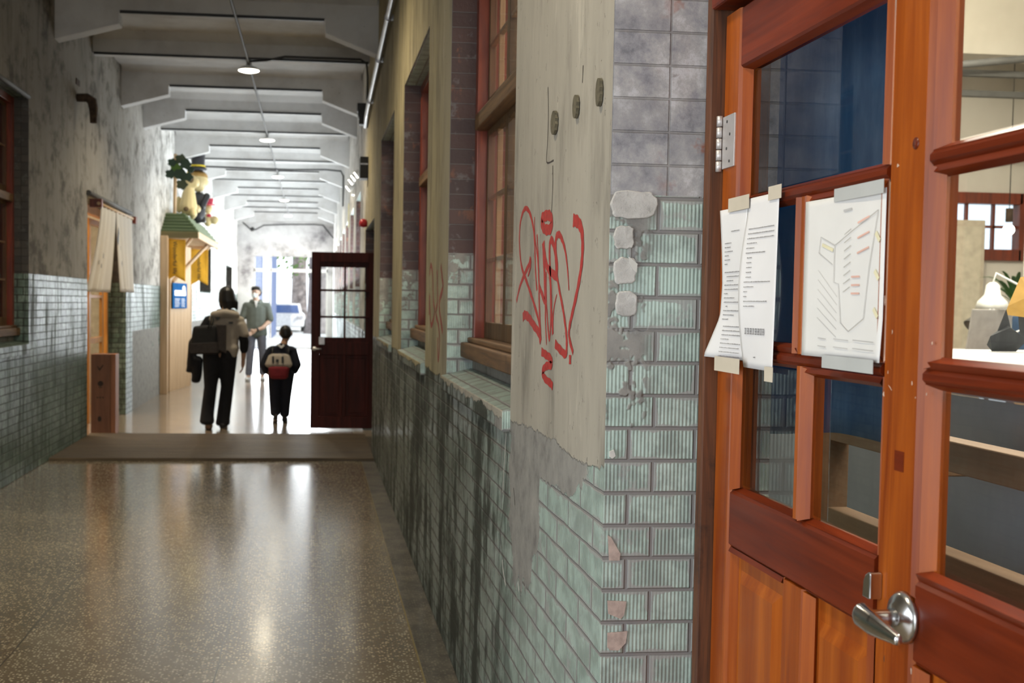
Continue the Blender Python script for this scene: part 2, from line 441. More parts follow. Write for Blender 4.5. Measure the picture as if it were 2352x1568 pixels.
def prismo(name, pts, y0, y1, mat, parent=None, plane='xz', bevel=0):
    bm = bmesh.new(); prism(bm, pts, y0, y1, plane); return link(name, bm, mat, parent, bevel=bevel)
def ell(c, r, n=12, m=8):
    rx, ry, rz = (r, r, r) if isinstance(r, (int, float)) else r
    out = []
    out += [Vector((c[0], c[1], c[2]+rz)), Vector((c[0], c[1], c[2]-rz))]
    for i in range(1, m):
        th = PI*i/m
        for k in range(n):
            a = 2*PI*k/n
            out.append(Vector((c[0]+rx*math.sin(th)*math.cos(a), c[1]+ry*math.sin(th)*math.sin(a), c[2]+rz*math.cos(th))))
    return out
def hull(bm, pts):
    vs = [bm.verts.new(p) for p in pts]
    r = bmesh.ops.convex_hull(bm, input=vs)
    dele = [v for v in vs if not v.link_faces]
    bmesh.ops.delete(bm, geom=dele, context='VERTS')
def blob(name, prims, mat, parent=None, voxel=.01, smooth=3, loc=None):
    """prims: chains of (x, y, z, r) where r is a radius or an (rx, ry, rz); one continuous surface comes out"""
    bm = bmesh.new()
    for ch in prims:
        if ch[0] == 'H':
            hull(bm, [q for e in ch[1:] for q in ell(e[:3], e[3])]); continue
        if len(ch) == 1: hull(bm, ell(ch[0][:3], ch[0][3], 16, 10))
        for a, b in zip(ch, ch[1:]): hull(bm, ell(a[:3], a[3]) + ell(b[:3], b[3]))
    o = link(name, bm, mat, parent, loc=loc)
    m = o.modifiers.new('remesh', 'REMESH'); m.mode = 'VOXEL'; m.voxel_size = voxel; m.use_smooth_shade = True
    s = o.modifiers.new('smooth', 'SMOOTH'); s.factor = .6; s.iterations = smooth
    return o
def sheet(name, fn, nu, nv, mat, parent=None, thick=.001):
    bm = bmesh.new()
    g = [[bm.verts.new(fn(i/nu, j/nv)) for j in range(nv+1)] for i in range(nu+1)]
    for i in range(nu):
        for j in range(nv):
            bm.faces.new((g[i][j], g[i+1][j], g[i+1][j+1], g[i][j+1])).smooth = True
    o = link(name, bm, mat, parent)
    s = o.modifiers.new('thick', 'SOLIDIFY'); s.thickness = thick
    return o
def copy_tree(o, parent=None):
    c = o.copy(); COL.objects.link(c)
    if parent: c.parent = parent
    for ch in list(o.children): copy_tree(ch, c)
    return c
def area(name, loc, rot, sx, sy, power, col=(1, 1, 1)):
    l = bpy.data.lights.new(name, 'AREA'); l.shape = 'RECTANGLE'; l.size = sx; l.size_y = sy; l.energy = power; l.color = col
    o = bpy.data.objects.new(name, l); COL.objects.link(o); o.location = loc; o.rotation_euler = rot; return o
m_sashw = flat('pale painted frame', (.5, .48, .45), .6)
m_flash = flat('dull grey flashing', (.13, .13, .13), .7)
# ------------------------------------------------------------------ setting
XR, XRI = .585, .93
XL, XLI = -2.42, -2.75
YB, YE = -6.0, 36.5
ZC = 4.39
def wall_along_y(bm, x0, x1, ya, yb, z0, z1, ops):
    y = ya
    for (a, b, c, d) in sorted(ops):
        bx(bm, x0, x1, y, a, z0, z1)
        if c > z0: bx(bm, x0, x1, a, b, z0, c)
        if d < z1: bx(bm, x0, x1, a, b, d, z1)
        y = b
    bx(bm, x0, x1, y, yb, z0, z1)

tag(box('floor', (-7, 9, YB, 36.86, -.2, 0), m_floor), 'worn speckled terrazzo corridor floor with long cracks', 'floor', kind='structure')
WINR = [(3.347, 5.0, 1.17, 2.93), (5.99, 7.66, 1.17, 2.95), (8.62, 10.3, 1.17, 2.95)]
FARR = [(14.9+2.64*i, 16.5+2.64*i, 1.17, 2.95) for i in range(8)]
bm = bmesh.new()
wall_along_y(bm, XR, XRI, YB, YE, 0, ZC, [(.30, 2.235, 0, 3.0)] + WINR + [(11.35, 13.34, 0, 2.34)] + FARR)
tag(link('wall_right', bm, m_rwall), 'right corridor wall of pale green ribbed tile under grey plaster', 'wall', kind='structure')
WINL = [(8.36, 10.03, 1.10, 3.18)]
FARL = [(24.6, 27.2, 1.66, 2.7), (31.8, 34.1, 1.8, 2.46)]
bm = bmesh.new()
wall_along_y(bm, XLI, XL, YB, YE, 0, ZC, [(-1.7, 1.5, 0, 2.9)] + WINL + [(12.55, 15.08, 0, 2.6)] + FARL)  # first opening is added behind the camera to let side light in
tag(link('wall_left', bm, m_lwall), 'left corridor wall of dark green glazed tile under mottled plaster', 'wall', kind='structure')
bm = bmesh.new()
bx(bm, XLI, -1.92, YE, YE+.35, 0, ZC); bx(bm, .42, XRI, YE, YE+.35, 0, ZC); bx(bm, -1.92, .42, YE, YE+.35, 2.91, ZC)
tag(link('wall_far', bm, m_end), 'stained white end wall with the bright doorway', 'wall', kind='structure')
ceil = box('ceiling', (XLI, XRI, YB, YE+.35, ZC, ZC+.25), m_ceil)
tag(ceil, 'white painted concrete ceiling with rows of beams', 'ceiling', kind='structure')
haunched = {0, 2, 3, 5, 7, 9, 11, 13}
for i in range(-6, 14):
    y = 11.0+1.83*i
    bm = bmesh.new()
    h = (i in haunched) or (i < 0 and i % 2 == 0)
    if h:
        zs, w = 4.17, .19
        prism(bm, [(XL, ZC), (XL, 3.90), (-1.84, 4.06), (-1.84, zs), (.08, zs), (.08, 4.05), (XR, 3.86), (XR, ZC)], y, y+w)
    else:
        prism(bm, [(XL, ZC), (XL, 4.16), (XR, 4.16), (XR, ZC)], y, y+.17)
    # fillet where the beam meets the slab
    prism(bm, [(y-.13, ZC), (y, ZC), (y, ZC-.07)], XL+.02, XR-.02, 'yz')
    prism(bm, [(y+.18, ZC), (y+.31, ZC), (y+.18, ZC-.07)], XL+.02, XR-.02, 'yz')
    link('ceiling_beam', bm, m_ceil, ceil)
    bm = bmesh.new()
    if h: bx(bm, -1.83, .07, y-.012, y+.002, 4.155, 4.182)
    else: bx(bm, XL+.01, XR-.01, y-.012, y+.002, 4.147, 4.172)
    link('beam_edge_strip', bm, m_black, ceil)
bm = bmesh.new()
prism(bm, [(XL, ZC), (XL, 3.86), (-1.6, 4.0), (-.1, 4.0), (XR, 3.86), (XR, ZC)], YE-.25, YE-.01)
link('ceiling_beam', bm, m_ceil, ceil)

# rooms behind the walls
m_rroom = m_white
bm = bmesh.new()
bx(bm, 7.5, 7.6, 0, 10.7, 0, ZC)
bx(bm, XRI, 7.6, -.1, 0, 0, ZC)
bx(bm, XRI, 6.05, 10.6, 10.7, 0, ZC); bx(bm, 6.9, 7.6, 10.6, 10.7, 0, ZC)
bx(bm, 6.05, 6.9, 10.6, 10.7, 0, 2.04); bx(bm, 6.05, 6.9, 10.6, 10.7, 2.62, ZC)
bx(bm, 5.45, 5.85, 7.9, 8.3, 0, ZC)
tag(link('wall_office', bm, m_white), 'white plastered wall and column of the lit room behind the doors', 'wall', kind='structure')
bm = bmesh.new()
bx(bm, XRI, 7.6, 0, 10.7, ZC, ZC+.2)
o = link('ceiling', bm, m_white); tag(o, 'white ceiling of the lit room behind the doors', 'ceiling', kind='structure')
bm = bmesh.new()
for y in (3.2, 6.4): bx(bm, XRI, 7.5, y, y+.3, 3.95, ZC)
prism(bm, [(XRI, 3.7), (6.3, 3.7), (7.5, 3.2), (7.5, ZC), (XRI, ZC)], 9.3, 9.6)
link('ceiling_beam', bm, m_white, o)
# side rooms: dark space behind the side doorway, shop on the left, dark room behind the left window
def shell(name, x0, x1, y0, y1, z1, mat, open_side, label, cat='wall'):
    bm = bmesh.new(); w = .06
    if open_side != 'x0': bx(bm, x0-w, x0, y0, y1, 0, z1)
    if open_side != 'x1': bx(bm, x1, x1+w, y0, y1, 0, z1)
    bx(bm, x0, x1, y0-w, y0, 0, z1); bx(bm, x0, x1, y1, y1+w, 0, z1); bx(bm, x0, x1, y0, y1, z1, z1+w)
    o = link(name, bm, mat); tag(o, label, cat, kind='structure')
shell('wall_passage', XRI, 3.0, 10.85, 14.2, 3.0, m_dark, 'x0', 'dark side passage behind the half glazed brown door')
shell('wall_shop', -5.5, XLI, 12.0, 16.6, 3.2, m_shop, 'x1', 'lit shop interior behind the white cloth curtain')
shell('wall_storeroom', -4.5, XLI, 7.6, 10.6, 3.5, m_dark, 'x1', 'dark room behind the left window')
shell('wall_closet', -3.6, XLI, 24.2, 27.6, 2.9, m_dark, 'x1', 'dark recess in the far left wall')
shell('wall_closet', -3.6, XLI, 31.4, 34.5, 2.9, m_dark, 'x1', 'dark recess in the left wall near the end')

# ------------------------------------------------------------------ windows: local x along the wall, y into the recess, z up
wn = [0]
m_munt = wood('warm lit muntin wood', (.3, .16, .08), (.5, .3, .16), .55, 1.2)  # lighter than the sash: warm room light put into the muntin colour
def window(loc, rz, W, z0, z1, label, ztr=None, nsash=3, mats=(m_redwood, m_sash, m_sill), transom=True, ledge=True, cat='window', mir=1):
    wn[0] += 1
    r = empty('window_%d' % wn[0], loc, rz, label, cat, kind='structure')
    fw, sash, sillm = mats
    zs = z0 + .15
    boxes('window_frame', [(0, .065, .0, .15, zs, z1), (W-.065, W, 0, .15, zs, z1), (.065, W-.065, 0, .15, z1-.06, z1)], fw, r, .004)
    boxes('window_sill', [(-.0, W, -.05, .17, z0+.075, zs-.01), (0, W, -.02, .17, zs-.01, zs+.012)], sillm, r, .006)
    box('sill_brickwork', (0, W, .005, .17, z0, z0+.075), m_cement, r, .004)
    a, b = .065, W-.065
    if ztr:
        box('transom', (a, b, -.01, .13, ztr, ztr+.065), m_sill, r, .004)
        levels = [(zs+.012, ztr, 3), (ztr+.065, z1-.06, 2)]
    else: levels = [(zs+.012, z1-.06, 4)]
    sw = (b-a)/nsash
    for (c, d, rows) in levels:
        for k in range(nsash):
            x0, x1 = a+k*sw, a+(k+1)*sw; t = .028; y0, y1 = .045, .075
            s = [(x0, x0+t, y0, y1, c, d), (x1-t, x1, y0, y1, c, d), (x0+t, x1-t, y0, y1, c, c+.07), (x0+t, x1-t, y0, y1, d-t, d)]
            xm = (x0+x1)/2
            mu = [(xm-.009, xm+.009, .05, .072, c+.07, d-t)]
            for q in range(1, rows):
                z = c+.07+(d-t-c-.07)*q/rows
                mu.append((x0+t, x1-t, .05, .072, z-.008, z+.008))
            so = boxes('sash', s, sash, r, .003)
            boxes('muntin', mu, m_munt, so, .002)
            box('glass_pane', (x0+t, x1-t, .046, .049, c+.07, d-t), m_glass, so)
    return r
m_cement = plaster('old sill cement', (.24, .23, .21), (.3, .29, .26), (.1, .1, .09), 9, .5)
def ledge_tile(y0, y1, z, x0, x1, name, label, mat, n):
    pass
for i, ((y0, y1, z0, z1), lab) in enumerate(zip(WINR, [
        'tall red brown sash window beside the red graffiti, warm light behind it',
        'middle sash window of the right wall, red brown frame deep in dark brick',
        'farthest sash window of the right wall before the open brown door'])):
    # local x = world -y ; local y = world +x
    w = window((XR+.11, y1, 0), -PI/2, y1-y0, z0+.02, z1, lab, ztr=2.25 if i == 0 else 2.27)
    bm = bmesh.new()
    prism(bm, [(-.135, z0-.05), (-.135, z0+.012), (0, z0+.045), (0, z0-.05)], 0, y1-y0, 'yz')
    # per tile joints
    link('ledge_tiles', bm, m_rwall, w, bevel=.003)
# left window (seen dark), mirrored: local x = world +y ; local y = world -x
wl = window((XL-.12, 8.36, 0), PI/2, 1.67, 1.10, 3.18, 'dark recessed window with red frame at the left edge', ztr=2.3)
bm = bmesh.new(); prism(bm, [(-.14, 1.02), (-.14, 1.105), (0, 1.13), (0, 1.02)], 0, 1.67, 'yz'); link('ledge_tiles', bm, m_lwall, wl, bevel=.003)
bm = bmesh.new()
tube(bm, [(-.0, -.12, 3.19), (1.67, -.12, 3.19)], .02, 8); link('head_flashing', bm, m_flash, wl)


for i, (y0, y1, z0, z1) in enumerate(FARR):
    wn[0] += 1
    r = empty('window_%d' % wn[0], (XR+.12, y1, 0), -PI/2, 'bright tall window of the sunlit far right wall', 'window', 'bright windows along the far right wall', 'structure')
    W = y1-y0
    boxes('window_frame', [(0, .06, 0, .1, z0, z1), (W-.06, W, 0, .1, z0, z1), (.06, W-.06, 0, .1, z1-.06, z1), (.06, W-.06, -.03, .1, z0, z0+.08),
        (W/2-.025, W/2+.025, .02, .08, z0+.08, z1-.06), (.06, W-.06, .02, .08, 2.2, 2.26)], m_sashw, r, .004)
# office back window
wn[0] += 1
r = empty('window_%d' % wn[0], (6.05, 10.58, 0), 0, 'small paned window high in the white room wall', 'window', kind='structure')
boxes('window_frame', [(0, .85, -.03, .09, 2.0, 2.11), (0, .85, -.03, .09, 2.55, 2.66), (-.06, .03, -.03, .09, 2.0, 2.66), (.82, .9, -.03, .09, 2.0, 2.66)], m_redwood, r, .004)
boxes('glazing_bar', [(.29, .315, .02, .06, 2.11, 2.55), (.57, .595, .02, .06, 2.11, 2.55), (.03, .82, .02, .06, 2.32, 2.345)], m_redwood, r)
box('glass_pane', (.03, .82, .038, .042, 2.11, 2.55), m_glass, r)

# ------------------------------------------------------------------ near double door
dn = [0]
def bar(bm, x0, x1, z0, z1, t0=0.0, t1=.04, ch=.012, axis='z'):
    """a moulded member: front (y = t0) chamfered on both long edges"""
    if axis == 'z': pts = [(x0, t0+ch), (x0+ch, t0), (x1-ch, t0), (x1, t0+ch), (x1, t1), (x0, t1)]; prism(bm, pts, z0, z1, 'xy')
    else:
        pts = [(t0+ch, z0), (t0, z0+ch), (t0, z1-ch), (t0+ch, z1), (t1, z1), (t1, z0)]; prism(bm, pts, x0, x1, 'yz')
def memb(name, x0, x1, z0, z1, mat, r, axis='z', ch=.012, t0=0.0, t1=.04):
    bm = bmesh.new(); bar(bm, x0, x1, z0, z1, t0, t1, ch, axis); return link(name, bm, mat, r)
def bead(r, x0, x1, z0, z1, mat):
    """sloped moulding round an opening, wide on the upright sides"""
    bm = bmesh.new(); w, h = .018, .007
    o = [(x0, .004, z0), (x1, .004, z0), (x1, .004, z1), (x0, .004, z1)]
    i = [(x0+w, .018, z0+h), (x1-w, .018, z0+h), (x1-w, .018, z1-h), (x0+w, .018, z1-h)]
    for k in range(4):
        f = bm.faces.new([bm.verts.new(p) for p in (o[k], o[(k+1) % 4], i[(k+1) % 4], i[k])]); f.material_index = 1-k % 2
    ob = link('glazing_bead', bm, [mat, m_doorh], r); s = ob.modifiers.new('thick', 'SOLIDIFY'); s.thickness = .01; s.offset = 1
    return ob
def leaf(loc, rz, W, label, sl=.10, sr=.08, split_top=True, rot=0):
    dn[0] += 1
    r = empty('door_%d' % dn[0], loc, rz, label, 'door', kind='structure')
    T = 2.07
    memb('stile', 0, sl, .01, T, m_door, r); memb('stile', W-sr, W, .01, T, m_door, r)
    a, b = sl, W-sr
    for z0, z1, ch in [(1.955, T, .004), (1.685, 1.705, .006), (1.405, 1.425, .006), (1.04, 1.15, .006), (.01, .2, .006)]:
        memb('rail', a, b, z0, z1, m_doorh, r, 'x', ch)
    m = (a+b)/2+.01
    for z0, z1 in [(1.425, 1.685), (1.15, 1.405)]: memb('muntin', m-.014, m+.014, z0, z1, m_door, r, 'z', .008)
    memb('muntin', m-.045, m+.045, .2, 1.04, m_door, r, 'z', .01)
    for x0, x1, z0, z1 in [(a, b, 1.705, 1.955), (a, m-.014, 1.425, 1.685), (m+.014, b, 1.425, 1.685), (a, m-.014, 1.15, 1.405), (m+.014, b, 1.15, 1.405)]:
        bead(r, x0, x1, z0, z1, m_door)
        box('glass_pane', (x0+.01, x1-.01, .022, .026, z0+.01, z1-.01), m_glassd, r)
    for x0, x1 in [(a, m-.045), (m+.045, b)]:
        bm = bmesh.new()
        bx(bm, x0, x1, .016, .03, .2, 1.04)
        v = [(x0+.03, .24), (x1-.03, .24), (x1-.03, 1.0), (x0+.03, 1.0)]
        w = [(x0+.05, .26), (x1-.05, .26), (x1-.05, .98), (x0+.05, .98)]
        A = [bm.verts.new((p[0], .016, p[1])) for p in v]; B = [bm.verts.new((p[0], .006, p[1])) for p in w]
        for k in range(4): bm.faces.new((A[k], A[(k+1) % 4], B[(k+1) % 4], B[k]))
        bm.faces.new(B); link('door_panel', bm, m_panel, r)
        bead(r, x0, x1, .2, 1.04, m_door)
    return r
dl = leaf((.80, 2.203, 0), -PI/2, .735, 'left leaf of the varnished orange double door with papers taped on', sl=.095, sr=.07)
dr = leaf((.780, 1.475, 0), -PI/2, .765, 'right leaf of the varnished orange double door with the lever handle', sl=.085, sr=.10)
# hinge on the left leaf
h = empty('door_hinge_holder', (0, 0, 0)); bpy.data.objects.remove(h)
bm = bmesh.new(); bx(bm, .012, .075, -.003, .001, 1.772, 1.874); hp = link('hinge', bm, m_zincp, dl, bevel=.001)
bm = bmesh.new()
for k in range(5): lathe(bm, [(.0, 1.768+k*.0222), (.0062, 1.768+k*.0222), (.0062, 1.788+k*.0222), (.0, 1.788+k*.0222)], 14, (.006, -.007, 0))
link('hinge_knuckle', bm, m_zincp, hp)
for q in range(4):
    bm = bmesh.new(); lathe(bm, [(0, -.0036), (.003, -.0036), (.0032, -.002), (0, -.002)], 12, ((.036, .052)[q % 2], 0, 1.862-q*.026), 'y'); link('screw', bm, m_black, hp)
# lever handle: rose, neck, grip
hx, hz = .062, 1.095
hd = empty('door_handle', (0, 0, 0)); hd.parent = dr
latheo('rose', [(0, -.016), (.018, -.016), (.021, -.013), (.03, -.010), (.0345, -.004), (.0345, .0)], m_steel, hd, 40, (hx, 0, hz), 'y')
bm = bmesh.new()
tube(bm, [(hx, -.012, hz), (hx, -.03, hz), (hx-.002, -.045, hz), (hx+.001, -.056, hz+.001)], [.013, .0105, .0105, .012], 20)
link('handle_neck', bm, m_steel, hd)
bm = bmesh.new()
hull(bm, ell((hx-.004, -.058, hz+.002), (.013, .012, .017), 16, 10) + ell((hx+.03, -.060, hz+.0), (.014, .010, .0155), 16, 10))
hull(bm, ell((hx+.03, -.060, hz+.0), (.014, .010, .0155), 16, 10) + ell((hx+.088, -.057, hz-.003), (.004, .0055, .0075), 16, 10))
for f in bm.faces: f.smooth = True
link('handle_grip', bm, m_steel, hd)
# strike keep on the left leaf edge, half hidden behind the lever
bm = bmesh.new(); prism(bm, [(.668, 1.092), (.69, 1.092), (.69, 1.129), (.685, 1.131), (.676, 1.125), (.670, 1.115)], -.019, .0, 'xz')
link('strike_plate', bm, m_steel, dl, bevel=.002)
latheo('keyhole', [(0, -.001), (.008, -.001), (.009, .001), (0, .001)], m_rust, dl, 20, (.71, 0, 1.012), 'y')
# repair plugs and chips in the right leaf stile
box('wood_plug', (.022, .046, -.0006, .002, 1.285, 1.312), m_doorh, dr)
latheo('wood_plug', [(0, -.0006), (.008, -.0006), (.008, .001)], m_doorh, dr, 16, (.05, 0, 1.718), 'y')
m_scar = flat('chipped pale scar', (.62, .46, .36), .8)
bm = bmesh.new()
for (px, py, w, h_, a) in [(2032, 690, 5, 22, .2), (2030, 905, 6, 12, .9), (2045, 890, 16, 3, -.4), (2063, 380, 9, 8, 0), (2050, 762, 3, 10, 0), (2141, 788, 3, 7, 0), (2103, 913, 2, 5, 0), (2095, 880, 4, 10, .3), (2128, 905, 2, 6, 0), (2093, 1540, 4, 16, .2), (2040, 855, 2, 8, .3)]:
    p = at(px, py, 0, .80 if px < 2078 else .78); s = p.y/FPX
    lx, lz = (2.203-p.y, p.z)
    r0 = dl
    pts = []
    for k in range(9):
        an = 2*PI*k/9; rr = 1+.3*math.sin(3*an+px)
        X, Z = w*s*rr*math.cos(an)*.9, h_*s*rr*math.sin(an)*.5
        pts.append((lx+(X*math.cos(a)-Z*math.sin(a))*.6, lz+X*math.sin(a)+Z*math.cos(a)))
    prism(bm, pts, -.0204 if px >= 2078 else -.0005, -.0195 if px >= 2078 else .001, 'xz')
link('paint_chips', bm, m_scar, dl)
# door frame: cracked post, head, transom light
bm = bmesh.new()
n = 22; pts = [(2.201, .775)]
fr = empty('trim_1', (0, 0, 0), 0, 'cracked brown door frame between the tiled reveal and the orange doors', 'door frame', kind='structure')
boxes('frame_post', [(.775, .90, 2.206, 2.234, 0, 3.0), (.79, .90, .66, .70, 0, 3.0), (.775, .9, .30, .345, 0, 3.0)], m_frame, fr, .004)
boxes('frame_head', [(.772, .90, .30, 2.206, 2.085, 2.17), (.772, .90, .30, 2.206, 2.93, 3.0)], m_doorh, fr, .006)
boxes('transom_light', [(.80, .85, .33, 2.2, 2.17, 2.25), (.80, .85, .33, 2.2, 2.86, 2.93), (.80, .85, 1.2, 1.27, 2.25, 2.86), (.8, .85, 2.13, 2.2, 2.25, 2.86), (.8, .85, .33, .4, 2.25, 2.86)], m_door, fr, .004)
box('glass_pane', (.82, .824, .4, 2.13, 2.25, 2.86), m_glassd, fr)
box('side_panel', (.80, .86, .345, .66, 0, 2.085), m_door, fr, .004)

# ------------------------------------------------------------------ taped papers on the left leaf (front plane x = .795)
def paper_sheet(name, label, cat, x0, x1, z0, z1, curl, mat=m_paper, group=None):
    """local x along the door away from the hinge, z up, bulging to -y"""
    o = sheet(name, lambda u, v: Vector((x0+(x1-x0)*u, curl(u, v), z0+(z1-z0)*v)), 16, 24, mat, None, .0004)
    o.location = (.80, 2.203, 0); o.rotation_euler = (0, 0, -PI/2)
    tag(o, label, cat, group); return o
def lx(px, py, X=.79): p = at(px, py, 0, X); return 2.203-p.y, p.z
def words(o, items, curl_at, mat, name='printed_text', h=.0022):
    bm = bmesh.new()
    for (xa, xb, z) in items:
        x = xa
        while x < xb:
            w = random.uniform(.002, .0045)
            hh = h*random.uniform(.7, 1.0)
            x2 = min(x+w, xb)
            yy = min(curl_at(x, z), curl_at(x2, z))-.0009
            vs = [bm.verts.new(p) for p in ((x, yy, z), (x2, yy, z), (x2, yy, z+hh), (x, yy, z+hh))]
            bm.faces.new(vs); x = x2+random.uniform(.0008, .002)
    ob = link(name, bm, mat, o); s = ob.modifiers.new('thick', 'SOLIDIFY'); s.thickness = .0002
    return ob
# two sheets side by side
ax0, az = lx(1668, 470); ax1, _ = lx(1762, 440); bx1, bz = lx(1858, 425)
ZT, ZB = 1.695, 1.402
def curlA(u, v):
    return -.004-.016*max(0, .3-v)/.3*(1-u) - .004*abs(2*v-1)*(1-u) - .006*math.sin(PI*v)*u*u
def curlB(u, v): return -.005-.014*math.sin(PI*min(1, v*1.1))*(1-u)**2 - .004*(1-v)*u
gA = 'printed sheets taped side by side on the left door leaf'
pA = paper_sheet('paper_sheet', 'white printed sheet on the door, left of the taped pair, curling at its bottom corner', 'paper', -.03+.03, .158, ZB, ZT-.005, curlA)
PA = (0.0, .158, ZB, ZT-.005)
pA.data.update()
for v in pA.data.vertices:      # top-left corner tucked in, bottom-left corner flaring out
    u = (v.co.x)/.158; w = (v.co.z-ZB)/(ZT-ZB)
    v.co.x = .158*u + (1-u)*(.022+.012*math.sin(PI*w)-.03*max(0, .25-w)/.25)
PB = (.160, .303, ZB-.012, ZT+.006)
pB = paper_sheet('paper_sheet', 'white printed sheet with a bold line of print, right of the taped pair', 'paper', *PB, curlB)
def cA(x, z): return curlA(min(1, max(0, (x-.02)/.138)), (z-PA[2])/(PA[3]-PA[2]))-.0006
def cB(x, z): return curlB(min(1, max(0, (x-PB[0])/(PB[1]-PB[0]))), (z-PB[2])/(PB[3]-PB[2]))-.0006
L = []
z = ZT-.05; L.append((.085, .128, z))
for k, wd in enumerate([.035, .03, .045, .02, .03, .015]): L.append((.052, .052+wd, z-.022-k*.008))
for k, wd in enumerate([.095, .085, .05, .08, .08, .02, .06, .09, .02, .09, .06, .03]): L.append((.052+(.012 if k in (1, 2, 8) else 0), .052+wd, z-.078-k*.0082))
for k, wd in enumerate([.08, .085, .085, .035, .085, .08, .08, .08]): L.append((.062, .062+wd, z-.182-k*.0082))
words(pA, L, cA, m_ink)
L = []
for k, wd in enumerate([.11, .11, .11, .04, .03, .075, .025, .025, .025, .025, .025, .1, .035, .012, .012, .09, .04]): L.append((.18+(.006 if 5 < k < 11 else 0), .18+wd, ZT-.052-k*.0088))
L.append((.215, .225, ZB+.008))
words(pB, L, cB, m_ink)
# the bold line: seven blocky characters
bm = bmesh.new()
for k in range(8):
    x = .182+k*.0105; zz = 1.452
    for (a, b, c, d) in [(0, .008, 0, .0014), (0, .008, .010, .0114), (.001, .0024, 0, .0114), (.0056, .007, 0, .0114), (0, .008, .005, .0064)][:5 if k % 3 else 4]:
        yy = cB(x+.004, zz+.005)-.0009
        bm.faces.new([bm.verts.new(p) for p in ((x+a, yy, zz+c), (x+b, yy, zz+c), (x+b, yy, zz+d), (x+a, yy, zz+d))])
o = link('bold_print', bm, m_ink, pB); o.modifiers.new('thick', 'SOLIDIFY').thickness = .0002
def tape(name, x0, x1, z0, z1, y, mat, label):
    o = box(name, (x0, x1, y-.0006, y, z0, z1), mat); o.location = (.80, 2.203, 0); o.rotation_euler = (0, 0, -PI/2); return tag(o, label, 'tape')
tape('masking_tape', .07, .175, ZT-.012, ZT+.014, -.0085, m_tape, 'wide strip of masking tape over the top of the paper pair')
tape('masking_tape', .262, .318, ZT-.006, ZT+.018, -.0075, m_tape, 'short strip of masking tape at the top right corner of the paper pair')
tape('masking_tape', .06, .19, ZB-.024, ZB+.004, -.0245, m_tape, 'wide strip of masking tape under the bottom edge of the paper pair')
tape('masking_tape', .278, .315, ZB-.03, ZB-.004, -.0125, m_tape, 'short strip of masking tape at the bottom right corner of the paper pair')
# map sheet
def curlM(u, v): return -.003-.010*(1-u)**2 - .012*max(0, .25-v)*4*max(0, u-.75)
PM = (.318, .345+.09, 1.425, 1.665)
mx0, mz = lx(1854, 500); mx1, _ = lx(2022, 700)
PM = (mx0, mx1-.006, 1.425, 1.672)
pM = paper_sheet('site_map', 'white sheet with a pale site map taped inside the door mullion', 'paper', *PM, curlM, m_paperm)
def cM(x, z): return curlM(min(1, max(0, (x-PM[0])/(PM[1]-PM[0]))), (z-PM[2])/(PM[3]-PM[2]))-.0016
def mapline(pts, w, mat, name):
    bm = bmesh.new()
    W_, H_ = PM[1]-PM[0], PM[3]-PM[2]
    P2 = [(PM[0]+a*W_, PM[2]+b*H_) for a, b in pts]
    for (a, b), (c, d) in zip(P2, P2[1:]):
        dx, dz = c-a, d-b; l = math.hypot(dx, dz) or 1; nx, nz = -dz/l*w/2, dx/l*w/2
        bm.faces.new([bm.verts.new(p) for p in ((a+nx, cM(a, b), b+nz), (c+nx, cM(c, d), d+nz), (c-nx, cM(c, d), d-nz), (a-nx, cM(a, b), b-nz))])
    o = link(name, bm, mat, pM); o.modifiers.new('thick', 'SOLIDIFY').thickness = .0002; return o
mapline([(.22, .76), (.40, .70), (.40, .47), (.46, .46), (.50, .22), (.60, .17), (.78, .25), (.83, .55), (.92, .88), (.62, .78), (.46, .72), (.40, .70)], .0011, m_inkl, 'map_outline')
mapline([(.22, .76), (.20, .66), (.38, .58)], .0008, m_inkl, 'map_outline')
for k in range(8): mapline([(.52, .76-k*.05), (.60, .79-k*.05)], .0013, m_inkl, 'map_block')
for k in range(3): mapline([(.68, .82-k*.09), (.82, .85-k*.09)], .0028, m_inkr, 'map_label')
for k in range(3): mapline([(.62, .50-k*.05), (.72, .50-k*.05)], .0028, m_inkr, 'map_label')
for k in range(3): mapline([(.9, .75-k*.22), (.95, .70-k*.22)], .007, m_inky, 'map_green')
for k in range(6): mapline([(.2, .55-k*.06), (.45, .38-k*.05)], .0005, m_inkl, 'map_street')
mapline([(.24, .71), (.38, .67)], .005, m_inky, 'map_label')
mapline([(.5, .905), (.6, .91)], .0035, m_inkl, 'map_title')
for a, b in [(.22, .32), (.42, .6), (.66, .92)]:
    mapline([(a, .12), (b, .115)], .0015, m_inkl, 'map_legend'); mapline([(a, .07), (b, .065)], .0015, m_inkl, 'map_legend')
tape('clear_tape', PM[0]+.09, PM[1]+.001, PM[3]-.008, PM[3]+.012, -.0075, m_tapec, 'greyish tape along the top of the site map')
tape('clear_tape', PM[0]+.075, PM[1]-.004, PM[2]-.016, PM[2]+.004, -.0125, m_tapec, 'greyish tape along the bottom of the site map')
